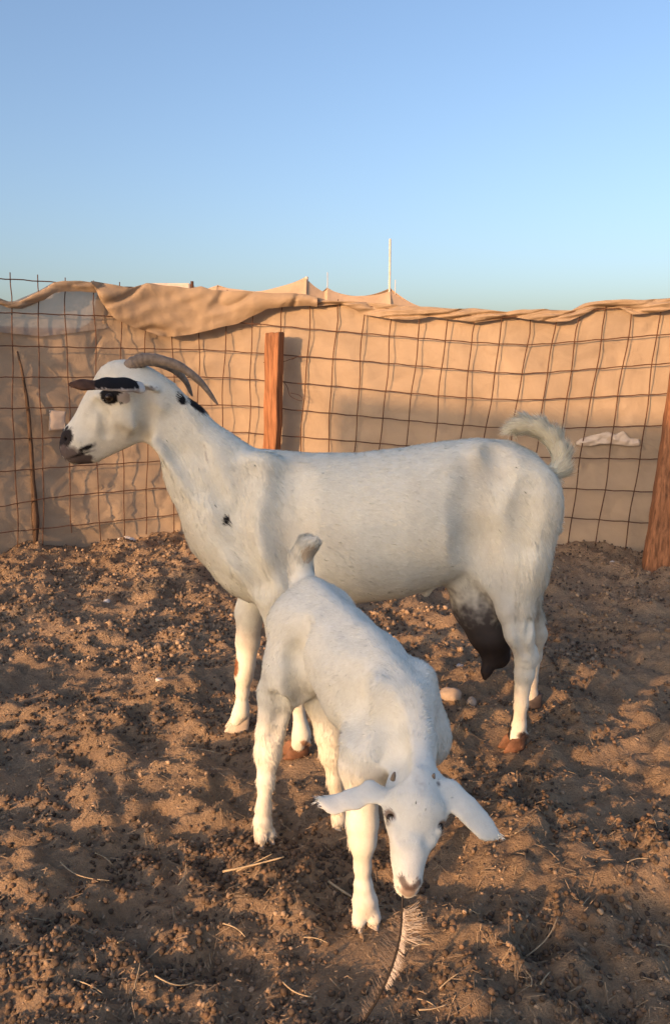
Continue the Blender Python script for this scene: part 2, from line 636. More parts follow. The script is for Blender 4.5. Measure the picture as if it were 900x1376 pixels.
for k in range(len(ROWS)):
    pxs = np.arange(-400, 1251, 12.0)
    yy = row_y(k, pxs)
    yy = np.convolve(np.pad(yy, 2, mode='edge'), np.ones(5) / 5, 'valid') + 0.5 * np.sin(pxs / 37 * 2 * np.pi + k)
    add_wire([PF(a, c, -0.004) for a, c in zip(pxs, yy)], 0.0029)
cols_top = {14: (24, 740), 51: (60, 736), 88: (97, 716), 126: (134, 728), 161: (167, 724), 196: (198, 718), 232: (234, 719), 267: (266, 716)}
col_list = []
for xt, (xb, yb) in cols_top.items():
    col_list.append((xt, {14: 366, 51: 369, 88: 373, 126: 377, 161: 379, 196: 383, 232: 386, 267: 389}[xt], xb, yb))
for j, x4 in enumerate([304.5, 341, 379, 416, 453, 490, 526.5, 564, 602, 639, 675, 714, 749, 779, 812, 848, 887, 924, 962, 1000, 1038, 1076, 1114, 1152]):
    sl_ = np.interp(x4, [300, 450, 600, 720, 800, 900], [-.035, -.07, -.105, -.16, -.165, -.145])
    yt = row_y(0, x4) - 5
    yb = np.interp(x4, [300, 500, 760, 900, 1150], [716, 722, 741, 758, 775])
    col_list.append((x4 + sl_ * (yt - 420), yt, x4 + sl_ * (yb - 420), yb))
for j in range(1, 10):
    x4 = 14 - 39 * j
    col_list.append((x4, row_y(0, x4) - 6, x4 + 10 + j, 742 + 6 * j))
for j, (xt, yt, xb, yb) in enumerate(col_list):
    t = np.linspace(0, 1, 24)
    wob = 1.3 * np.sin(t * 9 + j * 1.7) + 0.7 * np.sin(t * 23 + j)
    px = xt + (xb - xt) * t + wob * (t > 0.05)
    py = yt + (yb - yt) * t
    add_wire([PF(a, c, 0.003) for a, c in zip(px, py)], 0.0029)
# two loose tie wires round the middle post
tie = spline([P(354, 487, 4.28), P(366, 488, 4.27), P(381, 486, 4.29), P(392, 482, 4.3), P(398, 480, 4.3), P(392, 483, 4.31)], 24)
add_wire(tie, 0.0018, 5)
tie = spline([P(380, 512, 4.31), P(386, 520, 4.3), P(390, 532, 4.29), P(402, 538, 4.3), P(407, 537, 4.3), P(402, 531, 4.31), P(390, 528, 4.3)], 30)
add_wire(tie, 0.0018, 5)


# ------------------------------------------------------------------ shade cloth
def curve_y(pts, px):
    a = np.array(pts, float)
    return np.interp(px, a[:, 0], a[:, 1])


HEM_TOP = [(-400, 372), (0, 372), (128, 380), (160, 384), (180, 388), (199, 382), (225, 385), (258, 389), (273, 386), (287, 391), (335, 393), (404, 396), (423, 399), (440, 404), (487, 406),
           (530, 410), (580, 413.5), (608, 415), (636, 414.5), (680, 419), (703, 416), (765, 417), (785, 408), (812, 404), (861, 403), (900, 400), (1000, 397), (1250, 380)]
HEM_BOT = [(424, 413), (440, 411), (459, 408), (490, 423), (527, 430), (564, 429), (577, 426), (608, 429), (639, 434), (670, 429), (680, 425), (712, 430), (741, 434), (761, 431), (783, 424),
           (802, 414), (827, 412), (849, 423), (888, 419), (900, 415), (1000, 412), (1250, 396)]
FLAP_BOT = [(129, 384), (134, 398), (140, 410), (155, 428), (178, 439), (200, 447), (214, 452), (236, 453), (258, 450), (283, 444), (320, 435), (348, 422), (360, 415), (390, 413), (416, 412), (426, 413)]


def cloth_sheet(name, px0, px1, top, off, seed, material, parent, amp=0.02, ybot=None, step=5.0, rows=64):
    pxs = np.arange(px0, px1 + 0.1, step)
    Vv = []
    for a in pxs:
        d = D(a) + off
        zt = P(a, curve_y(top, a), d)[2]
        t = np.linspace(0, 1, rows)
        zb = -0.03 if ybot is None else P(a, curve_y(ybot, a), d)[2]
        z = zt + (zb - zt) * t
        x = P(a, 500, d)[0]
        Vv.append(np.stack([np.full(rows, x), np.full(rows, d), z], -1))
    Vv = np.array(Vv)                                   # (cols, rows, 3)
    x, z = Vv[..., 0], Vv[..., 2]
    q = noise2(x * 0.8 + 0.35 * z, z * 1.1, 1.8, seed) * amp * 1.6
    q += noise2(x * 1.0 + 0.8 * z, z * 0.45 - 0.2 * x, 5.0, seed + 3) * amp * 0.9
    fold = noise2(x * 0.7 + 1.1 * z, z * 0.9 - 0.6 * x, 4.0, seed + 9)
    q += (np.maximum(0, 0.09 - np.abs(fold)) / 0.09) ** 1.5 * amp * 0.5
    fold = noise2(x * 0.5 - 1.0 * z, z * 1.1 + 0.5 * x, 6.0, seed + 19)
    q += (np.maximum(0, 0.07 - np.abs(fold)) / 0.07) ** 1.5 * amp * 0.3
    q += noise2(x, z, 22, seed + 5) * amp * 0.1
    drop = Vv[:, :1, 2] - z
    q += np.exp(-drop / 0.13) * (noise2(x * 1.0 + 0.9 * drop, z * 0.6, 9.0, seed + 31) * 0.5 + noise2(x * 1.0 - 1.2 * drop, z * 0.6, 5.0, seed + 37) * 0.5) * amp * 1.1
    q += np.abs(noise2(x, z * 2.0, 3.0, seed + 1)) * amp * 0.8
    q = q * np.interp(x, [-1.6, -0.6, -0.2], [0.85, 0.85, 0.6])
    Vv[..., 1] += np.maximum(q, -off + 0.014)
    o = mesh_np(name, Vv.reshape(-1, 3) - fl, grid_faces(len(pxs), rows), True, material, parent)
    return o


cloth = thing('shade_cloth', 'tan shade cloth stretched behind the wire mesh with a rolled top edge', 'cloth', tuple(fl))
MAIN_TOP = [(-400, 432), (0, 438), (60, 440), (112, 441), (126, 432), (134, 400), (142, 388)] + [p for p in HEM_TOP if p[0] > 150]
cloth_sheet('sheet', -400, 1250, MAIN_TOP, 0.034, 4.0, M['cloth'], cloth, 0.036)


def hem_strip(name, px0, px1, top, bot, front, seed, material, parent, nv=26, step=2.5, bulge=0.03, crease=0.012, zf=9.0):
    pxs = np.arange(px0, px1 + 0.1, step)
    Vv = []
    for a in pxs:
        d = D(a)
        yt, yb = curve_y(top, a), curve_y(bot, a)
        row = []
        nback = 6
        for q in range(nv):
            if q < nback:                               # over the top, from behind to the front
                t = q / nback
                ang = math.pi * (1 - t)
                yd = d + 0.045 * math.cos(math.pi - ang) * -1 if False else d + (0.045 + (-front - 0.045) * (0.5 - 0.5 * math.cos(math.pi * t)))
                zz = P(a, yt, d)[2] - 0.03 * (1 - math.sin(0.5 * math.pi * t))
            else:
                t = (q - nback) / (nv - 1 - nback)
                yd = d - front - bulge * math.sin(math.pi * min(1, t * 0.9 + 0.1))
                zz = P(a, yt + (yb - yt) * t, d)[2]
            row.append((P(a, 500, yd)[0] if False else P(a, yt, d)[0], yd, zz))
        Vv.append(row)
    Vv = np.array(Vv)
    x, z = Vv[..., 0], Vv[..., 2]
    w = noise2(x * 1.0, z * zf + x * 0.7, 2.4, seed) * crease * 1.1 + noise2(x * 1.0, z * zf * 1.3 - x * 0.9, 6.0, seed + 4) * crease * 0.6
    w += -(np.maximum(0, 0.13 - np.abs(noise2(x * 1.0, z * zf * 0.7 - x * 1.0, 2.6, seed + 5))) / 0.13) ** 1.3 * crease * -1.3
    w += noise2(x, z, 20, seed + 8) * crease * 0.3
    Vv[..., 1] += w
    Vv[..., 2] += noise2(x, np.zeros_like(x), 9, seed + 2) * 0.006
    return mesh_np(name, Vv.reshape(-1, 3) - fl, grid_faces(len(pxs), nv), True, material, parent)


hem_strip('hem', 421, 1250, HEM_TOP, HEM_BOT, 0.016, 21.0, M['cloth_flap'], cloth, bulge=0.012, crease=0.020)
fp = hem_strip('flap', 129, 427, HEM_TOP, FLAP_BOT, 0.045, 33.0, M['cloth_flap'], cloth, nv=40, step=2.5, bulge=0.028, crease=0.020, zf=2.2)
tag(fp, 'loose tan flap of cloth drooping over the mesh in a deep scallop')

net = thing('shade_net', 'thin greyish see-through net sagging below the top wire of the fence', 'net', tuple(fl))
GAUZE_TOP = [(-400, 396), (-60, 392), (0, 401), (12, 405), (26, 405), (40, 399), (60, 390), (75, 381), (88, 378), (110, 377), (128, 379), (150, 384)]
cloth_sheet('sheet', -400, 150, GAUZE_TOP, 0.018, 14.0, M['gauze'], net, 0.010, step=4.0, rows=24, ybot=[(-400, 445), (0, 446), (60, 452), (110, 446), (150, 440)])
gb = [(p[0], p[1] + (9 if p[0] < 60 else 14)) for p in GAUZE_TOP]
hem_strip('hem', -400, 131, GAUZE_TOP, gb, 0.012, 41.0, M['cloth_flap'], net, nv=14, bulge=0.014, crease=0.008)


# ------------------------------------------------------------------ posts, dark fold strip, scraps by the fence
def post_mesh(base, top, w, dpt, yaw, name, material, parent=None, seed=0.0, rough=0.004, taper=1.0):
    """squared timber with rounded, slightly split edges along an axis from base to top"""
    n = 40
    base, top = np.array(base), np.array(top)
    c, s = math.cos(yaw), math.sin(yaw)
    prof = []
    for (sx, sy) in ((-1, -1), (1, -1), (1, 1), (-1, 1)):
        for e in (0, 1):
            f = 0.86
            if (sx * sy > 0) == (e == 0):
                prof.append((sx, sy * f))
            else:
                prof.append((sx * f, sy))
    prof = [prof[i] for i in (0, 1, 2, 3, 4, 5, 6, 7)]
    ang = np.array([math.atan2(q[1], q[0]) for q in prof])
    prof = [prof[i] for i in np.argsort(ang)]
    # extra points on faces
    pr = []
    for i in range(8):
        a, b2 = np.array(prof[i]), np.array(prof[(i + 1) % 8])
        k = 5 if np.linalg.norm(a - b2) > 0.5 else 1
        for q in range(k):
            pr.append(a + (b2 - a) * q / k)
    pr = np.array(pr)
    t = np.linspace(0, 1, n)
    ctr = base + (top - base) * t[:, None]
    V = np.zeros((n, len(pr), 3))
    for i in range(n):
        sc = 1 + (taper - 1) * t[i]
        X2 = pr[:, 0] * w / 2 * sc
        Y2 = pr[:, 1] * dpt / 2 * sc
        V[i, :, 0] = ctr[i, 0] + c * X2 - s * Y2
        V[i, :, 1] = ctr[i, 1] + s * X2 + c * Y2
        V[i, :, 2] = ctr[i, 2]
    nz = noise3(np.stack([V[..., 0] * 60 + seed, V[..., 1] * 60, V[..., 2] * 5], -1)) * rough
    nz += noise3(np.stack([V[..., 0] * 14 + seed, V[..., 1] * 14, V[..., 2] * 7], -1)) * rough * 1.2
    dirv = V - ctr[:, None, :]
    dirv /= np.linalg.norm(dirv, axis=2)[..., None]
    V += dirv * nz[..., None]
    V[-1, :, 2] += noise3(np.stack([V[-1, :, 0] * 30, V[-1, :, 1] * 30, V[-1, :, 0] * 0 + seed], -1)) * 0.012
    k = len(pr)
    i = np.arange(n - 1)[:, None] * k + np.arange(k)[None, :]
    j = np.arange(n - 1)[:, None] * k + (np.arange(k)[None, :] + 1) % k
    f = [np.stack([i, j, j + k, i + k], -1).reshape(-1, 4)]
    Vf = np.concatenate([V.reshape(-1, 3), [V[-1].mean(0)]])
    q = np.arange(k)
    f.append(np.stack([(n - 1) * k + q, (n - 1) * k + (q + 1) % k, np.full(k, n * k)], -1))
    o = mesh_np(name, Vf, f, False, material, parent)
    return o


pm = P(366, 447, 4.27)
pb = P(360.5, 700, 4.27)
p1 = post_mesh((pb[0], 4.29, -0.15), (pm[0] + 0.012, 4.27, pm[2]), 0.080, 0.080, R(-19), 'fence_post', M['wood'], None, 3.0)
tag(p1, 'short orange-brown squared timber post standing behind the large goat', 'post')
g = G(879, 768)
tp = P(932, 400, g[1] + 0.16)
p2 = post_mesh((g[0] - 0.01, g[1] - 0.01, -0.15), tuple(tp), 0.112, 0.10, R(-12), 'fence_post', M['wood'], None, 8.0, 0.005, 0.9)
tag(p2, 'leaning reddish fluted timber post with its foot out on the soil', 'post')

st = spline([PF(24, 472, 0.03), PF(34, 520, 0.02), PF(40, 570, 0.012), PF(44, 630, 0.012), PF(48, 700, 0.012), PF(49, 738, 0.01)], 40)  # dark tube standing in for the shaded fold in the cloth
st = st + 0.004 * noise3(np.stack([st[:, 2] * 9, st[:, 2] * 0 + 3, st[:, 2] * 0], -1))[:, None] * np.array([1, 0.3, 0])
v, f = tube_np(st, np.interp(np.linspace(0, 1, 40), [0, .3, .65, .8, 1], [.004, .009, .011, .02, .007]), 8)
tag(mesh_np('dark_fold_strip', v, f, True, M['fold_post_brown']), 'dark upright strip standing in for a shaded fold of the cloth', 'fold')


def crumple(name, corners, nx, ny, amp, seed, thick, material):
    a, b2, c, d = [np.array(q) for q in corners]         # bl, br, tr, tl
    u, v2 = np.meshgrid(np.linspace(0, 1, nx), np.linspace(0, 1, ny))
    p = (a * ((1 - u) * (1 - v2))[..., None] + b2 * (u * (1 - v2))[..., None] + c * (u * v2)[..., None] + d * ((1 - u) * v2)[..., None])
    n = unit(np.cross(b2 - a, d - a))
    w = noise2(p[..., 0], p[..., 2], 16, seed) * amp + noise2(p[..., 0], p[..., 2], 40, seed + 2) * amp * 0.4
    edge = np.minimum(np.minimum(u, 1 - u), np.minimum(v2, 1 - v2))
    th = thick * np.clip(edge * 5, 0.05, 1)
    fr = p + n * (w + th)[..., None]
    bk = p - n * 0.002
    k = nx * ny
    q = grid_faces(ny, nx)
    rim = list(range(nx)) + [nx * i + nx - 1 for i in range(1, ny)] + list(range(k - 2, k - nx - 1, -1)) + [nx * i for i in range(ny - 2, 0, -1)]
    rim = np.array(rim)
    rq = np.stack([rim, np.roll(rim, -1), np.roll(rim, -1) + k, rim + k], -1)
    return mesh_np(name, np.concatenate([fr.reshape(-1, 3), bk.reshape(-1, 3)]), [np.concatenate([q, q[:, ::-1] + k, rq[:, ::-1]])], True, material)


c1 = crumple('plastic_scrap', [PF(66, 579, .014), PF(88, 577, .014), PF(89, 553, .014), PF(67, 551, .014)], 12, 12, 0.004, 3, 0.003, M['plastic'])
tag(c1, 'small pale square scrap caught on the mesh before the goat muzzle', 'scrap')
pts = []
nx, ny = 44, 12
u, v2 = np.meshgrid(np.linspace(0, 1, nx), np.linspace(0, 1, ny))
pxx = 774 + 84 * u
lo = 598 + 1.5 * np.sin(u * 9)
hi = np.interp(u.ravel(), [0, .08, .3, .5, .62, .75, .85, 1], [594, 589, 584, 580, 584, 579, 589, 590]).reshape(u.shape)
pyy = lo + (hi - lo) * v2
base_p = np.array([[PF(pxx[i, j], pyy[i, j], 0.014) for j in range(nx)] for i in range(ny)])
bul = np.sin(np.pi * v2) ** 0.7 * 0.010 + noise2(base_p[..., 0], base_p[..., 2] * 2, 22, 6) * 0.012 + noise2(base_p[..., 0], base_p[..., 2] * 1.5, 60, 16) * 0.007
fr = base_p.copy()
fr[..., 1] -= np.maximum(0.001, bul)
bk = base_p.copy()
bk[..., 1] += 0.012
k = nx * ny
q = grid_faces(ny, nx)
rim = np.array(list(range(nx)) + [nx * i + nx - 1 for i in range(1, ny)] + list(range(k - 2, k - nx - 1, -1)) + [nx * i for i in range(ny - 2, 0, -1)])
rq = np.stack([rim, np.roll(rim, -1), np.roll(rim, -1) + k, rim + k], -1)
c2 = mesh_np('plastic_sheet', np.concatenate([fr.reshape(-1, 3), bk.reshape(-1, 3)]), np.concatenate([q, q[:, ::-1] + k, rq[:, ::-1]]), True, M['plastic'])
tag(c2, 'crumpled whitish plastic bunched behind the wire near the leaning post', 'plastic')

# ------------------------------------------------------------------ tents and hut beyond the fence
TY = 9.5


def patch(name, p00, p10, p11, p01, sag, seed, parent, loc, n=22):
    p00, p10, p11, p01 = [np.array(q) for q in (p00, p10, p11, p01)]
    u, v2 = np.meshgrid(np.linspace(0, 1, n), np.linspace(0, 1, n))
    p = (p00 * ((1 - u) * (1 - v2))[..., None] + p10 * (u * (1 - v2))[..., None] + p11 * (u * v2)[..., None] + p01 * ((1 - u) * v2)[..., None])
    p[..., 2] -= sag * 4 * u * (1 - u) * (0.4 + 0.6 * (1 - v2))
    p[..., 2] += 0.03 * noise2(p[..., 0], p[..., 1], 2.5, seed)
    return mesh_np(name, p.reshape(-1, 3) - loc, grid_faces(n, n), True, M['canvas'], parent)


def tent(label, ridge, eave_drop, depth, sags, poles):
    """ridge: list of (px, py) ridge points; roof planes fall to the front and back"""
    loc = P(ridge[len(ridge) // 2][0], 600, TY) * np.array([1, 1, 0])
    t = thing('tent', label, 'tent', tuple(loc))
    rp = [P(a, c, TY) for a, c in ridge]
    for i in range(len(rp) - 1):
        a, b2 = rp[i], rp[i + 1]
        ez = min(a[2], b2[2]) - eave_drop
        for s in (-1, 1):
            a1, b1 = a.copy(), b2.copy()
            a1[1] += s * depth; b1[1] += s * depth
            a1[2] = ez; b1[2] = ez
            patch('roof', a, b2, b1, a1, sags[i], i * 3 + s, t, loc)
            a0, b0 = a1.copy(), b1.copy()
            a0[2] = b0[2] = 0
            patch('wall', a1, b1, b0, a0, 0.0, i * 5 + s + 20, t, loc)
    for (a, y0, rad) in poles:
        top = P(a, y0, TY)
        v, f = tube_np([(top[0] - loc[0], 0, 0), (top[0] - loc[0], 0, top[2])], [rad, rad * 0.7], 8)
        mesh_np('pole', v, f, True, M['pole'], t)
    return t


tent('tan tent with a pointed ridge peak rising behind the drooping flap', [(200, 399), (292, 384), (412, 373), (438, 394)], 0.7, 0.6, [0.03, 0.10, 0.02], [(412, 372, 0.03)])
tent('tan tent with a tall pale pole standing through its top', [(424, 399), (440, 387), (524, 388), (592, 418)], 0.7, 0.6, [0.0, 0.09, 0.06], [(524, 321, 0.019), (440, 366, 0.006), (531, 376, 0.006)])
loc = P(235, 600, 8.2) * np.array([1, 1, 0])
hut = thing('block_hut', 'low pale block hut whose top edge shows above the flap', 'hut', tuple(loc))
import bmesh


def box(name, x0, x1, y0, y1, z0, z1, material, parent, bev=0.01):
    bm = bmesh.new()
    bmesh.ops.create_cube(bm, size=1)
    for q in bm.verts:
        q.co = ((x0 + x1) / 2 + q.co.x * (x1 - x0), (y0 + y1) / 2 + q.co.y * (y1 - y0), (z0 + z1) / 2 + q.co.z * (z1 - z0))
    bmesh.ops.bevel(bm, geom=bm.edges[:], offset=bev, segments=2, affect='EDGES')
    me = bpy.data.meshes.new(name)
    bm.to_mesh(me)
    bm.free()
    me.materials.append(material)
    return link(name, me, parent)


hz = P(235, 381, 8.2)[2]
hx0, hx1 = P(205, 500, 8.2)[0] - loc[0], P(256, 500, 8.2)[0] - loc[0]
box('wall', hx0, hx1, 0, 1.2, 0, hz - 0.09, M['block'], hut)
box('roof_slab', hx0 - 0.03, hx1 + 0.03, -0.04, 1.24, hz - 0.088, hz, M['block'], hut)
v, f = tube_np([(hx1 + 0.05, -0.02, 0), (hx1 + 0.05, -0.02, hz + 0.02)], 0.016, 8)
mesh_np('corner_rod', v, f, True, M['wire'], hut)

# ------------------------------------------------------------------ added, unseen, to shade the pen: canvas shelter and straw bale behind the camera
us = np.array([-math.sin(SUN_AZ) , -math.cos(SUN_AZ), 0])         # direction the light travels on the ground
up_ = np.array([us[1], -us[0], 0])                                 # to its right
TE = math.tan(SUN_EL)
CENT = AD_NF * 0.5 + AD_NH * 0.5


def at_uv(u, s):
    """u: across the light; s: along the light, 0 at the large goat"""
    s0 = CENT[0] * us[0] + CENT[1] * us[1]
    return up_ * u + us * (s0 + s)


SH_S = -6.0
SHB, SHT = 1.22, 2.17
shel = thing('added_shade_shelter', 'unseen canvas shelter with a hanging sheet, added behind the photographer to cast shade', 'shade caster', tuple(at_uv(-1.0, SH_S)))
sl0 = np.array(shel.location)
for (u, s) in ((-2.75, 0), (0.9, 0), (-2.75, -2.2), (0.9, -2.2)):
    q = at_uv(u, SH_S + s) - sl0
    v, f = tube_np([q + [0, 0, -0.1], q + [0, 0, SHT - 0.01]], 0.035, 10)
    mesh_np('post', v, f, True, M['fold_post_brown'], shel)
uu = np.linspace(-2.78, 0.93, 70)
V = []
for k, tt in enumerate(np.linspace(0, 1, 16)):
    low = SHB + 0.05 * np.sin(uu * 3.1) + 0.04 * np.sin(uu * 7.7 + 1)
    zz = SHT + (low - SHT) * tt
    for a, z_ in zip(uu, zz):
        p = at_uv(a, SH_S + 0.05 + 0.04 * math.sin(a * 6 + tt * 2)) - sl0
        V.append((p[0], p[1], z_))
mesh_np('side_sheet', np.array(V), grid_faces(16, 70), True, M['canvas'], shel)
V = []
for s in np.linspace(0.05, -2.3, 12):
    for a in uu:
        p = at_uv(a, SH_S + s) - sl0
        V.append((p[0], p[1], SHT + 0.0 + 0.12 * math.sin(math.pi * (s - 0.05) / -2.35)))
mesh_np('roof', np.array(V), grid_faces(12, 70), True, M['canvas'], shel)

bale_p = at_uv(-0.18, -2.6)
bale = box('added_shade_bale', -0.28, 0.28, -0.2, 0.2, 0, 0.42, M['straw'], None, 0.03)  # added out of view to shade the right foreground soil
bale.location = tuple(bale_p)
bale.rotation_euler.z = math.atan2(up_[1], up_[0])
tag(bale, 'unseen straw bale added behind the photographer to shade the near soil', 'bale')


# ------------------------------------------------------------------ goats: implicit body -> surface nets
class Body:
    def __init__(self):
        self.pr = []

    def cone(self, a, b, ra, rb, k=0.02, flat=None, flow=None, sub=False):
        a, b = np.asarray(a, float), np.asarray(b, float)
        if flow is None:
            flow = b - a
        self.pr.append(dict(t='c', a=a, b=b, ra=ra, rb=rb, k=k, flat=flat, flow=unit(flow), sub=sub))

    def ball(self, a, r, k=0.02, flat=None, flow=(1, 0, -.4), sub=False):
        self.cone(a, np.asarray(a) + 1e-5, r, r, k, flat, flow, sub)

    def chain(self, pts, rs, k=0.02, flat=None, flow=None):
        for i in range(len(pts) - 1):
            self.cone(pts[i], pts[i + 1], rs[i], rs[i + 1], k if i == 0 else min(k, 0.012), flat, flow)

    def loft(self, st, k=0.02, flow=(1, 0, -.35)):
        """st rows: x, yc, zc, ry, rz"""
        self.pr.append(dict(t='l', st=np.array(st, float), k=k, flow=unit(flow), sub=False))

    @staticmethod
    def dist(pr, X, Y, Z):
        if pr['t'] == 'l':
            st = pr['st']
            xc = np.clip(X, st[0, 0], st[-1, 0])
            yc, zc, ry, rz = [np.interp(xc, st[:, 0], st[:, i]) for i in (1, 2, 3, 4)]
            dy, dz = (Y - yc) / ry, (Z - zc) / rz
            d = (np.sqrt(dy * dy + dz * dz + 1e-9) - 1) * np.minimum(ry, rz)
            dx = X - xc
            return np.where(np.abs(dx) > 1e-6, np.sqrt(np.maximum(d, 0) ** 2 + dx * dx), d)
        px, py, pz = X - pr['a'][0], Y - pr['a'][1], Z - pr['a'][2]
        ba = pr['b'] - pr['a']
        s = 1.0
        if pr['flat'] is not None:
            n, s = unit(pr['flat'][0]), pr['flat'][1]
            dn = (px * n[0] + py * n[1] + pz * n[2]) * (1 / s - 1)
            px, py, pz = px + n[0] * dn, py + n[1] * dn, pz + n[2] * dn
            ba = ba + n * (ba @ n) * (1 / s - 1)
        t = np.clip((px * ba[0] + py * ba[1] + pz * ba[2]) / (ba @ ba), 0, 1)
        r = pr['ra'] + (pr['rb'] - pr['ra']) * t
        d = np.sqrt((px - t * ba[0]) ** 2 + (py - t * ba[1]) ** 2 + (pz - t * ba[2]) ** 2) - r
        return d * (1 if s > 0.99 else 0.5 + 0.5 * s)

    def bbox(self, pr):
        if pr['t'] == 'l':
            st = pr['st']
            return (np.array([st[0, 0], (st[:, 1] - st[:, 3]).min(), (st[:, 2] - st[:, 4]).min()]),
                    np.array([st[-1, 0], (st[:, 1] + st[:, 3]).max(), (st[:, 2] + st[:, 4]).max()]))
        r = max(pr['ra'], pr['rb'])
        return np.minimum(pr['a'], pr['b']) - r, np.maximum(pr['a'], pr['b']) + r

    def field(self, h):
        bb = [self.bbox(p) for p in self.pr if not p['sub']]
        lo = np.min([q[0] for q in bb], 0) - 4 * h
        hi = np.max([q[1] for q in bb], 0) + 4 * h
        n = np.ceil((hi - lo) / h).astype(int) + 1
        F = np.full(n, 0.05, np.float32)
        ax = [lo[i] + h * np.arange(n[i]) for i in range(3)]
        for p in self.pr:
            a, c = self.bbox(p)
            m_ = p['k'] * 1.5 + 3 * h
            i0 = np.maximum(0, np.floor((a - m_ - lo) / h).astype(int))
            i1_ = np.minimum(n, np.ceil((c + m_ - lo) / h).astype(int) + 1)
            sl3 = tuple(slice(i0[i], i1_[i]) for i in range(3))
            Xg = ax[0][sl3[0]][:, None, None].astype(np.float32)
            Yg = ax[1][sl3[1]][None, :, None].astype(np.float32)
            Zg = ax[2][sl3[2]][None, None, :].astype(np.float32)
            d = self.dist(p, Xg, Yg, Zg)
            cur = F[sl3]
            k = p['k']
            if p['sub']:
                d = -d
                hh = np.clip(0.5 - 0.5 * (cur - d) / k, 0, 1)
                F[sl3] = cur * (1 - hh) + d * hh + k * hh * (1 - hh)
            else:
                hh = np.clip(0.5 + 0.5 * (cur - d) / k, 0, 1)
                F[sl3] = cur * (1 - hh) + d * hh - k * hh * (1 - hh)
        return F, lo, h

    def surface(self, h):
        F, lo, h = self.field(h)
        ins = F < 0
        c = ins[:-1, :-1, :-1]
        anyi = np.zeros(c.shape, bool)
        alli = np.ones(c.shape, bool)
        offs = [(i, j, k) for i in (0, 1) for j in (0, 1) for k in (0, 1)]
        for (i, j, k) in offs:
            q = ins[i:i + c.shape[0], j:j + c.shape[1], k:k + c.shape[2]]
            anyi |= q
            alli &= q
        cells = np.argwhere(anyi & ~alli)
        idx = np.full(c.shape, -1, np.int32)
        idx[tuple(cells.T)] = np.arange(len(cells))
        vals = {o: F[cells[:, 0] + o[0], cells[:, 1] + o[1], cells[:, 2] + o[2]] for o in offs}
        acc = np.zeros((len(cells), 3))
        cnt = np.zeros(len(cells))
        for o in offs:
            for axs in range(3):
                if o[axs] == 0:
                    o2 = list(o); o2[axs] = 1; o2 = tuple(o2)
                    a, b = vals[o], vals[o2]
                    cr = (a < 0) != (b < 0)
                    t = np.where(cr, a / np.where(a - b == 0, 1, a - b), 0)
                    p = np.tile(np.array(o, float), (len(cells), 1))
                    p[:, axs] = t
                    acc[cr] += p[cr]
                    cnt[cr] += 1
        V = lo + h * (cells + acc / cnt[:, None])
        quads = []
        for axs in range(3):
            s0 = [slice(None)] * 3; s1 = [slice(None)] * 3
            s0[axs] = slice(0, -1); s1[axs] = slice(1, None)
            A, B = ins[tuple(s0)], ins[tuple(s1)]
            e = np.argwhere(A != B)
            sgn = A[tuple(e.T)]
            b1, b2 = (axs + 1) % 3, (axs + 2) % 3
            ok = (e[:, b1] > 0) & (e[:, b2] > 0) & (e[:, b1] < c.shape[b1]) & (e[:, b2] < c.shape[b2])
            e, sgn = e[ok], sgn[ok]
            def cell(d1, d2):
                q = e.copy()
                q[:, b1] += d1
                q[:, b2] += d2
                return idx[tuple(q.T)]
            qd = np.stack([cell(-1, -1), cell(0, -1), cell(0, 0), cell(-1, 0)], -1)
            qd[~sgn] = qd[~sgn][:, ::-1]
            quads.append(qd)
        Q = np.concatenate(quads)
        Q = Q[(Q >= 0).all(1)]
        # normals from the field
        gi = np.clip(np.round((V - lo) / h).astype(int), 1, np.array(F.shape) - 2)
        nr = np.stack([F[gi[:, 0] + 1, gi[:, 1], gi[:, 2]] - F[gi[:, 0] - 1, gi[:, 1], gi[:, 2]],
                       F[gi[:, 0], gi[:, 1] + 1, gi[:, 2]] - F[gi[:, 0], gi[:, 1] - 1, gi[:, 2]],
                       F[gi[:, 0], gi[:, 1], gi[:, 2] + 1] - F[gi[:, 0], gi[:, 1], gi[:, 2] - 1]], -1)
        nr /= np.linalg.norm(nr, axis=1)[:, None] + 1e-9
        return V, Q, nr

    def hit(self, px, py):
        d = ray(px, py)
        d = d / np.linalg.norm(d)
        t = np.linspace(0.7, 2.6, 950)
        p = np.array([0, 0, CAM_H]) + d * t[:, None]
        m_ = np.full(len(t), 9.0)
        for q in self.pr:
            if not q['sub']:
                m_ = np.minimum(m_, self.dist(q, p[:, 0], p[:, 1], p[:, 2]))
        k = np.argmax(m_ < 0) if (m_ < 0).any() else int(np.argmin(m_))
        return p[k], d

    def groove(self, pix, r, depth, k=0.012):
        """shallow furrow (or, with a negative depth, a ridge) along the skin through photo pixels"""
        pts = []
        for (a, b) in pix:
            h_, d = self.hit(a, b)
            pts.append(h_ - d * (r - depth) if depth > 0 else h_ + d * (r + depth))
        for a, b in zip(pts[:-1], pts[1:]):
            self.cone(a, b, r, r, k, None, flow=(0.3, 0, -1), sub=depth > 0)

    def flows(self, V):
        acc = np.zeros_like(V)
        for p in self.pr:
            if p['sub']:
                continue
            d = np.abs(self.dist(p, V[:, 0], V[:, 1], V[:, 2]))
            acc += np.exp(-d / 0.012)[:, None] * p['flow']
        return acc / (np.linalg.norm(acc, axis=1)[:, None] + 1e-9)


def blend(c, w, color):
    w = np.clip(w, 0, 1)[:, None]
    return c * (1 - w) + np.array(color) * w


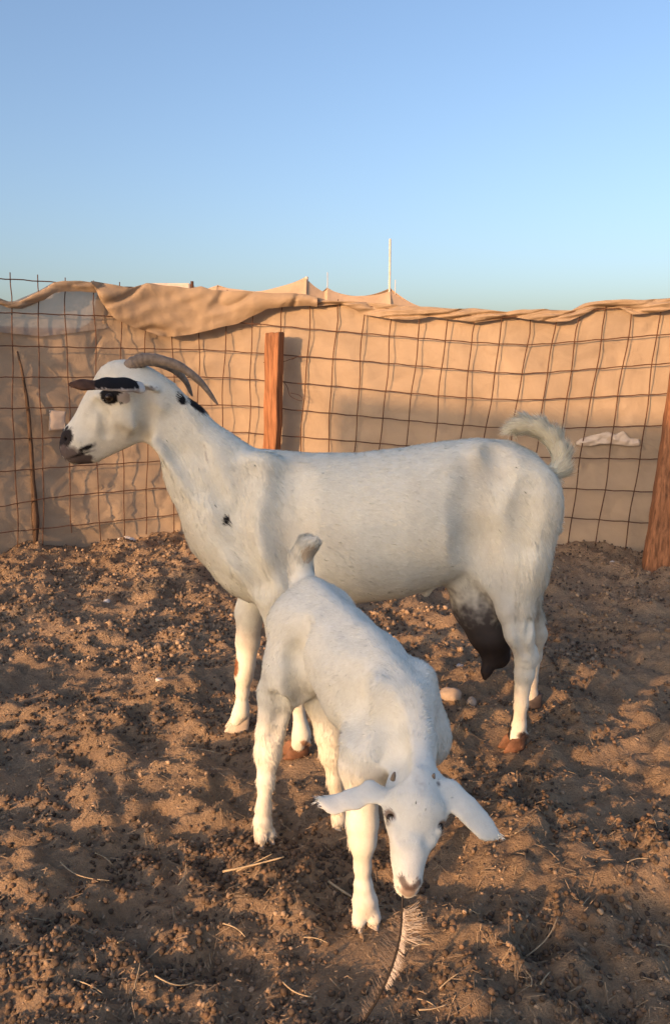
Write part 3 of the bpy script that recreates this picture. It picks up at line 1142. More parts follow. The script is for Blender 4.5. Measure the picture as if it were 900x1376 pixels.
def fur(name, V, Q, nr, flow, length, color, count, parent, loc, lift=0.3, width=0.0006, seed=1, tint=0.10, weight=None):
    g = np.random.default_rng(seed)
    A, B, C_, D_ = (V[Q[:, i]] for i in range(4))
    area = np.linalg.norm(np.cross(C_ - A, D_ - B), axis=1) * 0.5
    if weight is not None:
        area = area * weight[Q[:, 0]]
    pick = g.choice(len(Q), count, p=area / area.sum())
    u, w = g.random(count), g.random(count)
    q = Q[pick]
    p = (V[q[:, 0]] * ((1 - u) * (1 - w))[:, None] + V[q[:, 1]] * (u * (1 - w))[:, None] + V[q[:, 2]] * (u * w)[:, None] + V[q[:, 3]] * ((1 - u) * w)[:, None])
    i0 = q[:, 0]
    n = nr[i0]
    f = flow[i0]
    f = f - n * (f * n).sum(1)[:, None]
    f /= np.linalg.norm(f, axis=1)[:, None] + 1e-6
    # cowlicks: bend the lay of the coat slowly over the body
    sw = noise3(p * 9.0 + 4.0)
    side = np.cross(n, f)
    d = f + side * (0.55 * sw + 0.22 * g.normal(size=count))[:, None] + n * (lift * (0.55 + 0.9 * g.random(count)))[:, None]
    d /= np.linalg.norm(d, axis=1)[:, None]
    Ls = length[i0] * (0.6 + 0.8 * g.random(count))
    wv = np.cross(d, n + 0.35 * g.normal(size=(count, 3)))
    wv /= np.linalg.norm(wv, axis=1)[:, None] + 1e-6
    wv *= (width * (0.7 + 0.6 * g.random(count)))[:, None]
    p0 = p - n * 0.0012
    p1 = p0 + d * (Ls * 0.55)[:, None]
    d2 = d - n * 0.25 * lift + f * 0.25
    d2 /= np.linalg.norm(d2, axis=1)[:, None]
    p2 = p1 + d2 * (Ls * 0.45)[:, None]
    W = np.stack([p0 - wv, p0 + wv, p1 - wv * 0.75, p1 + wv * 0.75, p2], 1)
    base_ = (np.arange(count) * 5)[:, None]
    T = np.concatenate([base_ + np.array([0, 1, 3]), base_ + np.array([0, 3, 2]), base_ + np.array([2, 3, 4])])
    tuft = noise3(np.stack([(p * f).sum(1) * 0, p[:, 0] * 130, p[:, 2] * 130 + p[:, 1] * 90], -1))
    c = color[i0] * (1 + tint * g.normal(size=(count, 1)) + 0.07 * tuft[:, None])
    c = np.clip(c, 0.004, 0.86)
    o = mesh_np(name, W.reshape(-1, 3) - loc, T, True, M['hair'], parent, np.repeat(c[:, None], 5, 1).reshape(-1, 3))
    nn_ = n + 0.16 * g.normal(size=(count, 3)) + side * (0.35 * tuft)[:, None]
    nn_ /= np.linalg.norm(nn_, axis=1)[:, None]
    o.data.normals_split_custom_set_from_vertices(np.repeat(nn_[:, None], 5, 1).reshape(-1, 3).astype(np.float32))
    tag(o, kind='stuff')
    return o


def hoof(parent, loc, base, fwd, length, width, height, material, lean=0.25):
    """two claws of a cloven hoof standing at base"""
    fwd = unit([fwd[0], fwd[1], 0])
    sd = np.array([fwd[1], -fwd[0], 0])
    n = 18
    th = np.linspace(0, 2 * np.pi, n, endpoint=False)
    Vs, Fs = [], []
    o_ = 0
    for s in (-1, 1):
        rings = []
        for (hz_, sc, sh) in ((0.0, 1.0, 0.0), (0.12, 1.02, 0.0), (0.5, 0.9, -0.5), (0.85, 0.80, -0.9), (1.0, 0.66, -1.05)):
            fx = np.cos(th) * length / 2 * sc
            fy = np.sin(th) * width / 4 * 0.93 * sc
            taper_ = np.clip(1 - 0.5 * np.maximum(0, np.cos(th)) ** 2, 0.3, 1)
            fy = fy * taper_ + s * (width / 4 + 0.06 * width * np.cos(th))
            ring = np.array(base)[None] + fwd[None] * (fx + sh * lean * length)[:, None] + sd[None] * fy[:, None]
            ring[:, 2] = base[2] - 0.003 + hz_ * height * (1 - 0.25 * (np.cos(th) * 0.5 + 0.5))
            rings.append(ring)
        V_ = np.concatenate(rings + [rings[-1].mean(0)[None], rings[0].mean(0)[None]])
        m_ = len(rings)
        i = np.arange(m_ - 1)[:, None] * n + np.arange(n)[None, :]
        j = np.arange(m_ - 1)[:, None] * n + (np.arange(n)[None, :] + 1) % n
        f4 = np.stack([i, j, j + n, i + n], -1).reshape(-1, 4)
        q_ = np.arange(n)
        f3 = np.concatenate([np.stack([(m_ - 1) * n + q_, (m_ - 1) * n + (q_ + 1) % n, np.full(n, m_ * n)], -1),
                             np.stack([(q_ + 1) % n, q_, np.full(n, m_ * n + 1)], -1)])
        Vs.append(V_)
        Fs.append((f4 + o_, f3 + o_))
        o_ += len(V_)
    return mesh_np('hoof', np.concatenate(Vs) - loc, [np.concatenate([q[0] for q in Fs]), np.concatenate([q[1] for q in Fs])], True, material, parent)


def eye(parent, loc, p, r, look):
    vv, ff = ico(3)
    return mesh_np('eye', vv * r * np.array([1, 1, 0.85]) + np.array(p) - loc, ff, True, M['eye'], parent)


WHITE = (0.81, 0.80, 0.69)

# ================================================================== large goat
MPX = 1.80e-3


def yc(px):
    return 1.83 + (px - 340) / 360 * 0.075


B = Body()
st = []
for (px, t, bt, hw) in ((290, 640, 770, .070), (306, 612, 788, .092), (330, 602, 802, .108), (370, 605, 810, .122), (420, 609, 812, .138), (480, 609, 808, .152), (540, 602, 801, .158),
                        (590, 594, 787, .150), (640, 589, 768, .132), (685, 592, 752, .110), (718, 608, 745, .086), (738, 636, 735, .062), (750, 662, 720, .036)):
    y = yc(px)
    a, c = P(px, t, y), P(px, bt, y)
    st.append((a[0], y, (a[2] + c[2]) / 2, hw, (a[2] - c[2]) / 2))
B.loft(st, 0.03)
YN = yc(280) - 0.01
FL = ((0, 1, 0), 0.66)


def pp(px, py, off=0.0):
    return P(px, py, yc(px) + off)


# neck
NKF = ((0, 1, 0), 0.66)
B.cone(pp(208, 551), pp(243, 578), 40 * MPX, 37 * MPX, 0.02, NKF, flow=(0.65, 0, -0.8))
B.cone(pp(243, 578), pp(282, 636), 37 * MPX, 55 * MPX, 0.02, NKF, flow=(0.55, 0, -0.85))
B.cone(pp(282, 636), pp(320, 700), 55 * MPX, 68 * MPX, 0.03, ((0, 1, 0), 0.72), flow=(0.4, 0, -0.95))
B.cone(pp(320, 700), pp(346, 742), 68 * MPX, 62 * MPX, 0.03, ((0, 1, 0), 0.85), flow=(0.5, 0, -0.8))
for s in (-1, 1):
    B.cone(pp(205, 590, s * 0.035), pp(270, 668, s * 0.052), 0.010, 0.014, 0.025, None, flow=(.5, 0, -.85))      # windpipe edge
    B.cone(pp(222, 545, s * 0.085), pp(268, 610, s * 0.095), 0.026, 0.026, 0.035, None, sub=True)                  # hollow along the neck
# head
HF = (1, 0, 0.35)
B.cone(pp(178, 535), pp(151, 553), 45 * MPX, 36 * MPX, 0.02, ((0, 1, 0), 0.76), flow=HF)
B.cone(pp(151, 553), pp(110, 592), 36 * MPX, 25 * MPX, 0.02, ((0, 1, 0), 0.78), flow=(1, 0, 0.6))
B.cone(pp(110, 594), pp(103, 603), 24 * MPX, 20 * MPX, 0.012, ((0, 1, 0), 0.86), flow=(1, 0, 0.6))
B.ball(pp(160, 518), 30 * MPX, 0.02, ((0, 1, 0), 0.8), flow=HF)
B.cone(pp(178, 566), pp(125, 606), 28 * MPX, 15 * MPX, 0.015, ((0, 1, 0), 0.72), flow=(1, 0, 0.5))     # jaw
B.cone(pp(192, 541), pp(206, 550), 39 * MPX, 39 * MPX, 0.015, ((0, 1, 0), 0.7), flow=(1, 0, -0.4))
for s in (-1, 1):
    B.cone(pp(135, 533, s * 0.048), pp(168, 534, s * 0.052), 0.011, 0.016, 0.022, None, flow=HF)                   # brow over the eye
    B.cone(pp(172, 562, s * 0.040), pp(185, 570, s * 0.036), 0.024, 0.024, 0.03, None, flow=(1, 0, -.3))            # cheek
    B.cone(pp(120, 545, s * 0.062), pp(112, 578, s * 0.052), 0.012, 0.010, 0.02, None, sub=True)                    # hollow before the eye
    B.cone(pp(140, 556, s * 0.040), pp(165, 556, s * 0.048), 0.009, 0.009, 0.018, None, flow=(1, 0, .4))             # cheekbone
    B.cone(pp(140, 580, s * 0.060), pp(168, 590, s * 0.060), 0.014, 0.012, 0.02, None, sub=True)
    B.ball(pp(91, 590, s * 0.020), 0.0048, 0.006, None, flow=(1, 0, .5), sub=True)                                  # nostril
    B.cone(pp(88, 606, s * 0.040), pp(122, 604, s * 0.052), 0.0045, 0.0035, 0.006, None, sub=True)                  # mouth line
# ears: near one points forward along the face, far one forward beyond the brow
ear = [pp(204, 523, -0.052), pp(190, 521, -0.082), pp(168, 517, -0.108), pp(145, 516, -0.122), pp(127, 518, -0.130), pp(112, 517, -0.134), pp(97, 517, -0.136)]
nE = unit((0.25, -0.55, 0.8))
B.chain(ear, [0.016, 0.017, 0.020, 0.018, 0.0095, 0.0145, 0.0085], 0.012, (nE, 0.34), flow=(-1, -.3, 0))
ear2 = [pp(196, 520, 0.05), pp(185, 522, 0.08), pp(172, 526, 0.11), pp(160, 530, 0.135), pp(150, 534, 0.15)]
B.chain(ear2, [0.014, 0.017, 0.020, 0.018, 0.008], 0.010, (unit((0.3, 0.5, 0.8)), 0.36), flow=(-1, .3, 0))
# shoulders and hips
for s in (-1, 1):
    B.cone(pp(352, 640, s * 0.062), pp(345, 745, s * 0.092), 0.052, 0.060, 0.03, ((0, 1, 0), 0.7), flow=(.5, 0, -1))
    B.cone(pp(345, 745, s * 0.088), pp(372, 790, s * 0.085), 0.060, 0.048, 0.03, ((0, 1, 0), 0.75), flow=(.4, 0, -1))
    B.cone(pp(656, 618, s * 0.072), pp(670, 655, s * 0.100), 0.022, 0.022, 0.06, None, flow=(.4, 0, -1))          # hip bone ridge
    B.cone(pp(700, 668, s * 0.066), pp(672, 752, s * 0.088), 0.094, 0.068, 0.035, ((0, 1, 0), 0.66), flow=(.4, 0, -1))
    B.cone(pp(712, 690, s * 0.062), pp(706, 770, s * 0.082), 0.072, 0.054, 0.03, ((0, 1, 0), 0.7), flow=(.3, 0, -1))
    B.cone(pp(604, 628, s * 0.236), pp(632, 672, s * 0.231), 0.084, 0.080, 0.05, None, sub=True)                   # flank hollow
    B.cone(pp(384, 650, s * 0.242), pp(392, 740, s * 0.247), 0.095, 0.090, 0.05, None, sub=True)                   # behind the shoulder
    B.cone(pp(648, 730, s * 0.190), pp(652, 775, s * 0.175), 0.050, 0.050, 0.04, None, sub=True)                   # fold of the stifle
    B.cone(pp(716, 700, s * 0.165), pp(700, 770, s * 0.160), 0.022, 0.030, 0.03, None, sub=True)                   # groove down the thigh
    B.cone(pp(318, 640, s * 0.130), pp(300, 720, s * 0.135), 0.030, 0.030, 0.04, None, sub=True)                   # groove before the shoulder
# front legs
B.chain([pp(372, 790, -0.085), P(378, 850, 1.765), P(388, 900, 1.757), P(396, 918, 1.755)], [0.050, 0.034, 0.024, 0.022], 0.03, None, flow=(0, 0, -1))
B.chain([P(396, 918, 1.755), P(400, 945, 1.755), P(404, 975, 1.757), P(405, 986, 1.757), P(401, 999, 1.756)], [0.022, 0.0155, 0.0155, 0.0205, 0.0175], 0.012, None, flow=(0, 0, -1))
B.cone(P(411, 993, 1.757), P(415, 998, 1.757), 0.008, 0.006, 0.006)
B.chain([pp(352, 770, 0.085), P(336, 822, 1.895), P(333, 862, 1.898), P(330, 892, 1.90), P(328, 906, 1.90)], [0.052, 0.036, 0.029, 0.0235, 0.0225], 0.03, None, flow=(0, 0, -1))
B.chain([P(328, 906, 1.90), P(326, 930, 1.90), P(325, 946, 1.90), P(324, 956, 1.90), P(318, 967, 1.90)], [0.0225, 0.0155, 0.015, 0.0195, 0.0175], 0.012, None, flow=(0, 0, -1))
# hind legs
yh = AD_NH[1]
B.chain([pp(684, 765, -0.088), P(691, 815, 1.80), P(697, 850, 1.79)], [0.076, 0.046, 0.032], 0.04, ((0, 1, 0), 0.8), flow=(0, 0, -1))
B.chain([P(697, 850, 1.79), P(706, 882, yh), P(704, 905, yh), P(699, 945, yh), P(696, 974, yh), P(692, 988, yh)], [0.032, 0.0265, 0.0225, 0.0165, 0.0175, 0.0185], 0.02, None, flow=(0, 0, -1))
B.cone(P(712, 872, yh + .004), P(714, 886, yh + .004), 0.013, 0.014, 0.014)
B.cone(P(704, 985, yh), P(708, 990, yh), 0.008, 0.006, 0.006)
yf = AD_FH[1]
B.chain([pp(690, 765, 0.09), P(703, 800, 2.0), P(716, 832, 2.03), P(722, 852, 2.04)], [0.074, 0.044, 0.028, 0.022], 0.04, ((0, 1, 0), 0.85), flow=(0, 0, -1))
B.chain([P(722, 852, 2.04), P(718, 880, yf), P(713, 915, yf), P(712, 932, yf), P(711, 940, yf)], [0.022, 0.018, 0.016, 0.018, 0.018], 0.02, None, flow=(0, 0, -1))
# udder
B.chain([pp(628, 778, 0.0), pp(641, 813, 0.0), pp(658, 850, 0.0), pp(667, 880, 0.0)], [0.055, 0.062, 0.054, 0.034], 0.03, ((0, 1, 0), 1.2), flow=(0, 0, -1))
B.chain([pp(660, 880, -.02), pp(653, 902, -.03), pp(651, 911, -.03)], [0.022, 0.012, 0.006], 0.02, flow=(0, 0, -1))
B.chain([pp(640, 845, .04), pp(636, 862, .05)], [0.016, 0.008], 0.02, flow=(0, 0, -1))
B.cone(pp(572, 797, -.03), pp(578, 787, -.05), 0.010, 0.008, 0.012)                                                # tuft under the belly
B.groove([(712, 660), (708, 700), (700, 735), (690, 775), (684, 800)], 0.036, 0.002, 0.035)            # down the thigh
B.groove([(652, 640), (648, 690), (650, 735), (655, 770)], 0.048, 0.0045, 0.045)            # before the thigh
B.groove([(668, 606), (672, 640), (664, 668)], 0.030, 0.0015, 0.03)                         # behind the hip point
B.groove([(330, 640), (312, 690), (318, 740), (345, 790)], 0.032, 0.004, 0.03)            # shoulder edge
B.groove([(392, 640), (388, 700), (398, 760)], 0.045, 0.002, 0.04)
B.groove([(196, 530), (199, 560), (190, 590)], 0.018, 0.004, 0.02)                         # jaw to neck
B.groove([(128, 545), (140, 560), (142, 585)], 0.012, 0.002, 0.012)
B.groove([(232, 560), (262, 610), (292, 668)], 0.026, 0.002, 0.02)
B.groove([(218, 570), (240, 612), (262, 660)], 0.024, 0.0015, 0.02)
B.groove([(694, 815), (698, 850), (704, 880)], 0.012, 0.002, 0.012)
B.groove([(712, 835), (708, 862)], 0.008, 0.002, 0.008)
# tail, curled up and forward
tail = [pp(735, 640), pp(748, 632), pp(752, 612), pp(744, 592), pp(726, 577), pp(706, 571), pp(693, 575)]
B.chain(tail, [0.018, 0.016, 0.0145, 0.014, 0.014, 0.013, 0.008], 0.02, None)
V, Q, nr = B.surface(0.0037)
fw = B.flows(V)
loc = np.array([CENT[0], yc(520), 0.0])
goat = thing('goat', 'large white horned goat with black ear standing side-on behind the kid', 'goat', tuple(loc))

# markings, read on the side plane (photo pixels at the body plane)
rel = V - np.array([0, 0, CAM_H])
fz = rel[:, 1] * CP - rel[:, 2] * SP
uy = rel[:, 1] * SP + rel[:, 2] * CP
MX = 450 + FPX * rel[:, 0] / fz
MY = 688 - FPX * uy / fz
MY_C = np.interp(MX, [0, 900], [yc(0), yc(900)])
near = V[:, 1] < MY_C + 0.01
wob = noise3(V * 90.0) * 3.2 + noise3(V * 220.0) * 1.2
col = np.tile(np.array(WHITE), (len(V), 1))
# faint yellowing and dust, its own shapes
dirt = np.clip(noise3(V * 6.5 + 2.0) * 1.4 + 0.5 * noise3(V * 21.0) - 0.15, 0, 1) * 0.34
col = blend(col, dirt, (0.56, 0.47, 0.34))
low = np.clip((0.40 - V[:, 2]) / 0.1, 0, 1) * np.clip(noise3(V * 14.0) + 0.4 * noise3(V * 45.0) + 0.35, 0, 1) * 0.5
col = blend(col, low, (0.46, 0.36, 0.27))


def spot(cxp, cyp, rx, ry, rot, color, w=1.0, side=None, soft=1.5, nz=1.0):
    global col
    dx, dy = MX - cxp, MY - cyp
    c_, s_2 = math.cos(rot), math.sin(rot)
    a = (dx * c_ + dy * s_2) / rx
    b_ = (-dx * s_2 + dy * c_) / ry
    d_ = (np.sqrt(a * a + b_ * b_) - 1) * min(rx, ry) + wob * nz
    wt = np.clip(0.5 - d_ / soft, 0, 1) * w
    if side is not None:
        wt = wt * side
    col = blend(col, wt, color)


BLK = (0.014, 0.012, 0.012)
offy = V[:, 1] - MY_C
isear = ((offy < -0.066) & (MX < 215) & (MY < 545))
face = near & ~isear
spot(149, 532, 15, 11, 0.1, BLK, 1, face, 1.5, 0.7)
spot(154, 527, 13, 7, 0.0, BLK, 1, face)
spot(141, 537, 3, 3, 0, BLK, 1, face, nz=.3)
spot(163, 541, 2.5, 3, 0, BLK, 1, face, nz=.3)
spot(243, 535, 5, 9, -0.5, BLK, 1, near, nz=.7)
spot(265, 545, 16, 5.5, 0.65, BLK, 1, near, nz=.5)
spot(303, 699, 4.5, 7.5, 0.1, BLK, 1, near, nz=.6)
spot(276, 610, 2, 9, -0.1, (0.35, 0.31, 0.27), 0.6, near, nz=.7)
spot(200, 522, 8, 3, 0, (0.2, 0.15, 0.13), 0.7, near & ~isear)
# muzzle
spot(88, 591, 10, 18, 0.30, (0.025, 0.02, 0.02), 1, None, 2.5, 1.2)
spot(106, 616, 21, 9, 0.2, (0.12, 0.093, 0.086), 1, None, 2.5, 0.9)
spot(116, 602, 13, 4.0, -0.42, BLK, 1, None, 2, 0.5)
spot(99, 604, 10, 4, 0.5, (0.15, 0.12, 0.115), 0.7, None, 3, 0.8)
spot(86, 606, 8, 8, 0.0, (0.13, 0.10, 0.095), 1, None, 3, 0.5)
spot(95, 612, 9, 9, 0.0, (0.14, 0.11, 0.10), 1, None, 3, 0.6)
spot(108, 611, 18, 1.8, -0.32, (0.012, 0.010, 0.010), 1, None, 1.5, 0.2)
# ears: the black near ear, the brown far ear
w_ = isear & (MX < 192 + wob * 1.4) & (nr[:, 2] > -0.35)
col[w_] = BLK
w_ = isear & (MX > 128) & ((nr[:, 2] <= -0.35) | (MY > 522.5 + 0.5 * wob))
col[w_] = (0.46, 0.41, 0.37)
w_ = isear & (MX < 127.5 + wob * 0.4)
col[w_] = np.array((0.10, 0.052, 0.033)) * (0.6 + 0.7 * np.clip(noise3(V[w_] * 70) + .5, 0, 1))[:, None]
w_ = isear & (MX > 186 + wob * 1.6)
col[w_] = (0.66, 0.62, 0.56)
w_ = (offy > 0.07) & (MX < 205) & (MY < 545)
col[w_] = np.array((0.085, 0.042, 0.026)) * (0.7 + 0.6 * np.clip(noise3(V[w_] * 60) + .5, 0, 1))[:, None]
# udder
ud = np.clip((MY - 785) / 50 + 0.5 * noise3(V * 45) + 0.25 * noise3(V * 110), 0, 1) * ((MX > 596) & (MX < 690) & (np.abs(offy) < 0.105) & (V[:, 2] < 0.47))
front_edge = np.interp(MY, [770, 800, 830, 870, 915], [652, 664, 674, 688, 690])
ud = ud * (MX < front_edge + 3) * (MY > 778)
col = blend(col, ud, np.array((0.10, 0.088, 0.083)))
ud2 = ud * np.clip((MY - 835) / 40, 0, 1)
col = blend(col, ud2, (0.028, 0.022, 0.022))
spot(640, 776, 8, 5, 0.3, (0.02, 0.016, 0.016), 1, near & (offy > -0.06))
# pads on the knees and fetlocks
spot(317, 897, 4, 13, 0.03, (0.22, 0.09, 0.04), 1, offy > 0.03, 2, .5)
spot(410, 999, 7, 4, 0.2, (0.33, 0.17, 0.10), 0.9, near, 2, .4)
spot(704, 989, 9, 5, 0.1, (0.11, 0.07, 0.055), 1, near, 2, .5)
spot(327, 976, 7, 5, 0.2, (0.10, 0.085, 0.08), 0.9, offy > 0.03, 2, .6)
body_col = col * 0.96
body = mesh_np('body', V - loc, Q, True, M['coat'], goat, body_col)
istail = (MX > 680) & (MY < 655) & (np.minimum.reduce([np.linalg.norm(V - q, axis=1) for q in spline(tail, 30)]) < 0.030)
ln_ = np.full(len(V), 0.0105)
ln_[MX < 215] = 0.006
ln_[(V[:, 2] < 0.40)] = 0.007
ln_[(MX > 600) & (MX < 690) & (MY > 790) & (V[:, 2] < 0.45)] = 0.004
ln_[(MX > 690) & (MY > 690) & (MY < 830)] = 0.016
ln_[istail] = 0.022
ln_[isear] = 0.004
wgt = np.where(istail, 3.0, 1.0)
hcol = col.copy()
hcol[istail] = np.array((0.86, 0.82, 0.66))
fur('coat', V, Q, nr, fw, ln_ * 1.25, hcol, 116000, goat, loc, 0.22, 0.00075, 3, 0.06, wgt)
fur('tail_hair', V, Q, nr, fw, np.where(istail, 0.034, 0.001), hcol, 9000, goat, loc, 0.45, 0.0005, 5, 0.10, np.where(istail, 1.0, 0.0))
hoof(goat, loc, AD_NF + [-0.004, -0.002, 0.004], (-1, -0.35), 0.066, 0.05, 0.042, M['hoof_brown'], 0.14)
hoof(goat, loc, AD_FF + [0.0, 0, 0.004], (-1, -0.1), 0.062, 0.046, 0.046, M['hoof_pale'], 0.18)
hoof(goat, loc, AD_NH + [-0.006, -0.002, 0.004], (-1, -0.3), 0.060, 0.046, 0.042, M['hoof_brown'], 0.14)
hoof(goat, loc, AD_FH + [0.0, 0, 0.004], (-1, 0), 0.056, 0.046, 0.042, M['hoof_dark'], 0.15)
eye(goat, loc, pp(148, 534, -0.060), 0.0115, None)
eye(goat, loc, pp(148, 534, 0.060), 0.0115, None)


def horn(parent, loc, pts, r0, seed):
    n = 90
    p = spline(pts, n)
    t = np.linspace(0, 1, n)
    r_ = r0 * (1 - t) ** 0.55 * (1 - 0.1 * t) + 0.0012
    r_ = r_ * (1 + 0.055 * np.sin(t * 95 + seed) * (1 - t) + 0.03 * np.sin(t * 41 + seed))
    v_, f_ = tube_np(p - loc, r_, 14)
    return mesh_np('horn', v_, f_, True, M['horn'], parent)


horn(goat, loc, [pp(168, 506, -0.014), pp(178, 491, -0.020), pp(192, 484, -0.027), pp(212, 484, -0.036), pp(242, 493, -0.050), pp(270, 514, -0.062), pp(293, 544, -0.072)], 0.0180, 0.3)
horn(goat, loc, [pp(168, 506, 0.014), pp(178, 491, 0.024), pp(192, 484, 0.036), pp(208, 485, 0.052), pp(230, 494, 0.075), pp(248, 510, 0.092), pp(259, 533, 0.105)], 0.0180, 1.1)

# ================================================================== kid
K = Body()


def kp(px, py, Y):
    return P(px, py, Y)


FK = unit((0.62, -0.78, 0))
LK = np.array([-FK[1], FK[0], 0])                         # to the kid's left
pelv, loin, rib, chest = kp(420, 826, 1.47), kp(452, 866, 1.385), kp(490, 908, 1.305), kp(529, 948, 1.235)
bkflow = -FK + np.array([0, 0, -0.55])
K.cone(pelv, loin, 0.068, 0.074, 0.012, None, flow=bkflow)
K.cone(loin, rib, 0.074, 0.081, 0.012, None, flow=bkflow)
K.cone(rib, chest, 0.081, 0.066, 0.012, None, flow=bkflow)
K.cone(loin + [0, 0, -0.025], rib + [0, 0, -0.03], 0.064, 0.075, 0.015, None, flow=bkflow)
K.cone(rib + [0, 0, -0.03], chest + [0, 0, -0.035], 0.075, 0.060, 0.015, None, flow=bkflow)
# spine ridge and withers
K.cone(pelv + [0, 0, .052] - LK * .0, rib + [0, 0, .068], 0.020, 0.020, 0.02, None, flow=bkflow)
K.cone(rib + [0, 0, .068], chest + [0, 0, .052], 0.020, 0.026, 0.02, None, flow=bkflow)
# shoulders
for s in (-1, 1):
    K.cone(chest + LK * s * 0.050 + [0, 0, .03], chest + LK * s * 0.062 + FK * 0.01 + [0, 0, -.075], 0.036, 0.042, 0.025, None, flow=(0, 0, -1))
    K.cone(pelv + LK * s * 0.045 + [0, 0, -.01], pelv + LK * s * 0.055 + FK * 0.02 + [0, 0, -.11], 0.052, 0.047, 0.025, None, flow=(-.1, 0.1, -1))
# neck down to the lowered head
nk = [chest + [0, 0, 0.0] + FK * 0.02, kp(553, 1000, 1.165), kp(555, 1040, 1.115)]
K.cone(nk[0], nk[1], 0.052, 0.037, 0.022, None, flow=(-.1, 0.6, 0.9))
K.cone(nk[1], nk[2], 0.037, 0.034, 0.015, None, flow=(-.1, 0.6, 0.9))
K.cone(chest + [0, 0, -.06] + FK * 0.03, kp(548, 1030, 1.12), 0.040, 0.028, 0.02, None, flow=(-.1, 0.6, 0.4))
# head
poll, brow, mid, nose = kp(555, 1064, 1.085), kp(556, 1089, 1.055), kp(551, 1138, 1.012), kp(549, 1180, 0.982)
hd = unit(nose - poll)
hflow = -hd
K.cone(poll, brow, 0.043, 0.043, 0.02, None, flow=hflow)
K.cone(brow, mid, 0.040, 0.0235, 0.012, None, flow=hflow)
K.cone(mid, nose, 0.0235, 0.0185, 0.010, None, flow=hflow)
hl = unit(np.cross(hd, (0, 1, 0.0)))                      # across the face
if hl[0] < 0:
    hl = -hl
hn = unit(np.cross(hl, hd))
if hn[1] > 0:
    hn = -hn                                              # out of the face, towards the front
EYE = {q: brow + hl * q * 0.0345 + hn * 0.0105 + hd * 0.022 for q in (-1, 1)}
K.cone(poll + hn * .012, brow + hn * .008, 0.034, 0.034, 0.015, None, flow=hflow)
K.cone(brow - hn * 0.025, mid - hn * 0.022 + hd * 0.01, 0.034, 0.017, 0.02, None, flow=hflow)       # jaw
K.cone(mid - hn * 0.012, nose - hn * 0.012 + hd * 0.006, 0.021, 0.016, 0.012, None, flow=hflow)
for s in (-1, 1):
    K.cone(brow + hl * s * 0.027 + hn * 0.021 + hd * 0.002, brow + hl * s * 0.038 + hn * 0.008 + hd * 0.002, 0.010, 0.009, 0.012, None, flow=hflow)
    K.ball(EYE[s] + unit(hl * s + hn * 0.7) * 0.007, 0.0082, 0.004, None, flow=hflow, sub=True)
    K.cone(EYE[s] - hd * 0.0085 + hn * 0.008 + hl * s * 0.001, EYE[s] - hd * 0.006 - hn * 0.006 + hl * s * 0.006, 0.0042, 0.0042, 0.005, None, flow=hflow)
    K.cone(EYE[s] + hd * 0.0085 + hn * 0.007 + hl * s * 0.0, EYE[s] + hd * 0.007 - hn * 0.006 + hl * s * 0.004, 0.0034, 0.0034, 0.005, None, flow=hflow)
    K.cone(EYE[s] + hd * 0.018 - hn * .006 - hl * s * .010, mid + hl * s * 0.010 + hn * 0.002, 0.010, 0.008, 0.014, None, flow=hflow)
    K.cone(EYE[s] + hd * 0.028 + hn * .022 - hl * s * .010, mid + hl * s * 0.021 + hn * 0.024, 0.005, 0.004, 0.012, None, sub=True)
    K.ball(poll + hl * s * 0.027 + hn * 0.030 + hd * 0.001, 0.0045, 0.008, None, flow=hflow)         # horn buds
    K.ball(nose + hl * s * 0.0085 + hn * 0.015 + hd * 0.014, 0.0035, 0.005, None, flow=hflow, sub=True)
K.cone(nose + hd * 0.011 - hl * 0.018 - hn * .004, nose + hd * 0.011 + hl * 0.018 - hn * .004, 0.0022, 0.0022, 0.005, None, sub=True)
# ears
eA = [kp(524, 1060, 1.078), kp(503, 1062, 1.07), kp(474, 1074, 1.06), kp(448, 1081, 1.055), kp(429, 1074, 1.055)]
K.chain(eA, [0.0125, 0.0155, 0.0140, 0.0125, 0.005], 0.014, (unit((0.1, -0.45, 0.9)), 0.25), flow=(-1, 0, -.2))
eB = [kp(588, 1056, 1.078), kp(608, 1068, 1.065), kp(630, 1090, 1.055), kp(650, 1111, 1.05), kp(670, 1124, 1.05)]
K.chain(eB, [0.014, 0.0180, 0.0185, 0.0165, 0.006], 0.014, (unit((0.45, -0.6, 0.6)), 0.25), flow=(.8, 0, -.6))
# legs
yRH, yLH, yRF, yLF = KD_RH[1], KD_LH[1], KD_RF[1], KD_LF[1]
K.chain([pelv - LK * 0.055 + [0, 0, -.10], kp(374, 930, yRH + .035), kp(363, 985, yRH + .025), kp(360, 1010, yRH + .022)], [0.050, 0.039, 0.026, 0.023], 0.04, None, flow=(0, 0, -1))
K.chain([kp(360, 1010, yRH + .022), kp(357, 1050, yRH + .006), kp(354, 1085, yRH), kp(353, 1104, yRH), kp(354, 1114, yRH)], [0.023, 0.0150, 0.0130, 0.0160, 0.0150], 0.02, None, flow=(0, 0, -1))
K.chain([pelv + LK * 0.055 + [0, 0, -.10], kp(438, 940, yLH + .01), kp(443, 985, yLH), kp(445, 1010, yLH)], [0.052, 0.042, 0.028, 0.022], 0.04, None, flow=(0, 0, -1))
K.chain([kp(445, 1010, yLH), kp(450, 1050, yLH), kp(455, 1080, yLH), kp(457, 1098, yLH)], [0.020, 0.0145, 0.0140, 0.016], 0.02, None, flow=(0, 0, -1))
K.chain([chest - LK * 0.055 + [0, 0, -.07], kp(487, 1030, yRF + .02), kp(486, 1075, yRF + .01), kp(487, 1105, yRF + .004)], [0.046, 0.033, 0.025, 0.0225], 0.035, None, flow=(0, 0, -1))
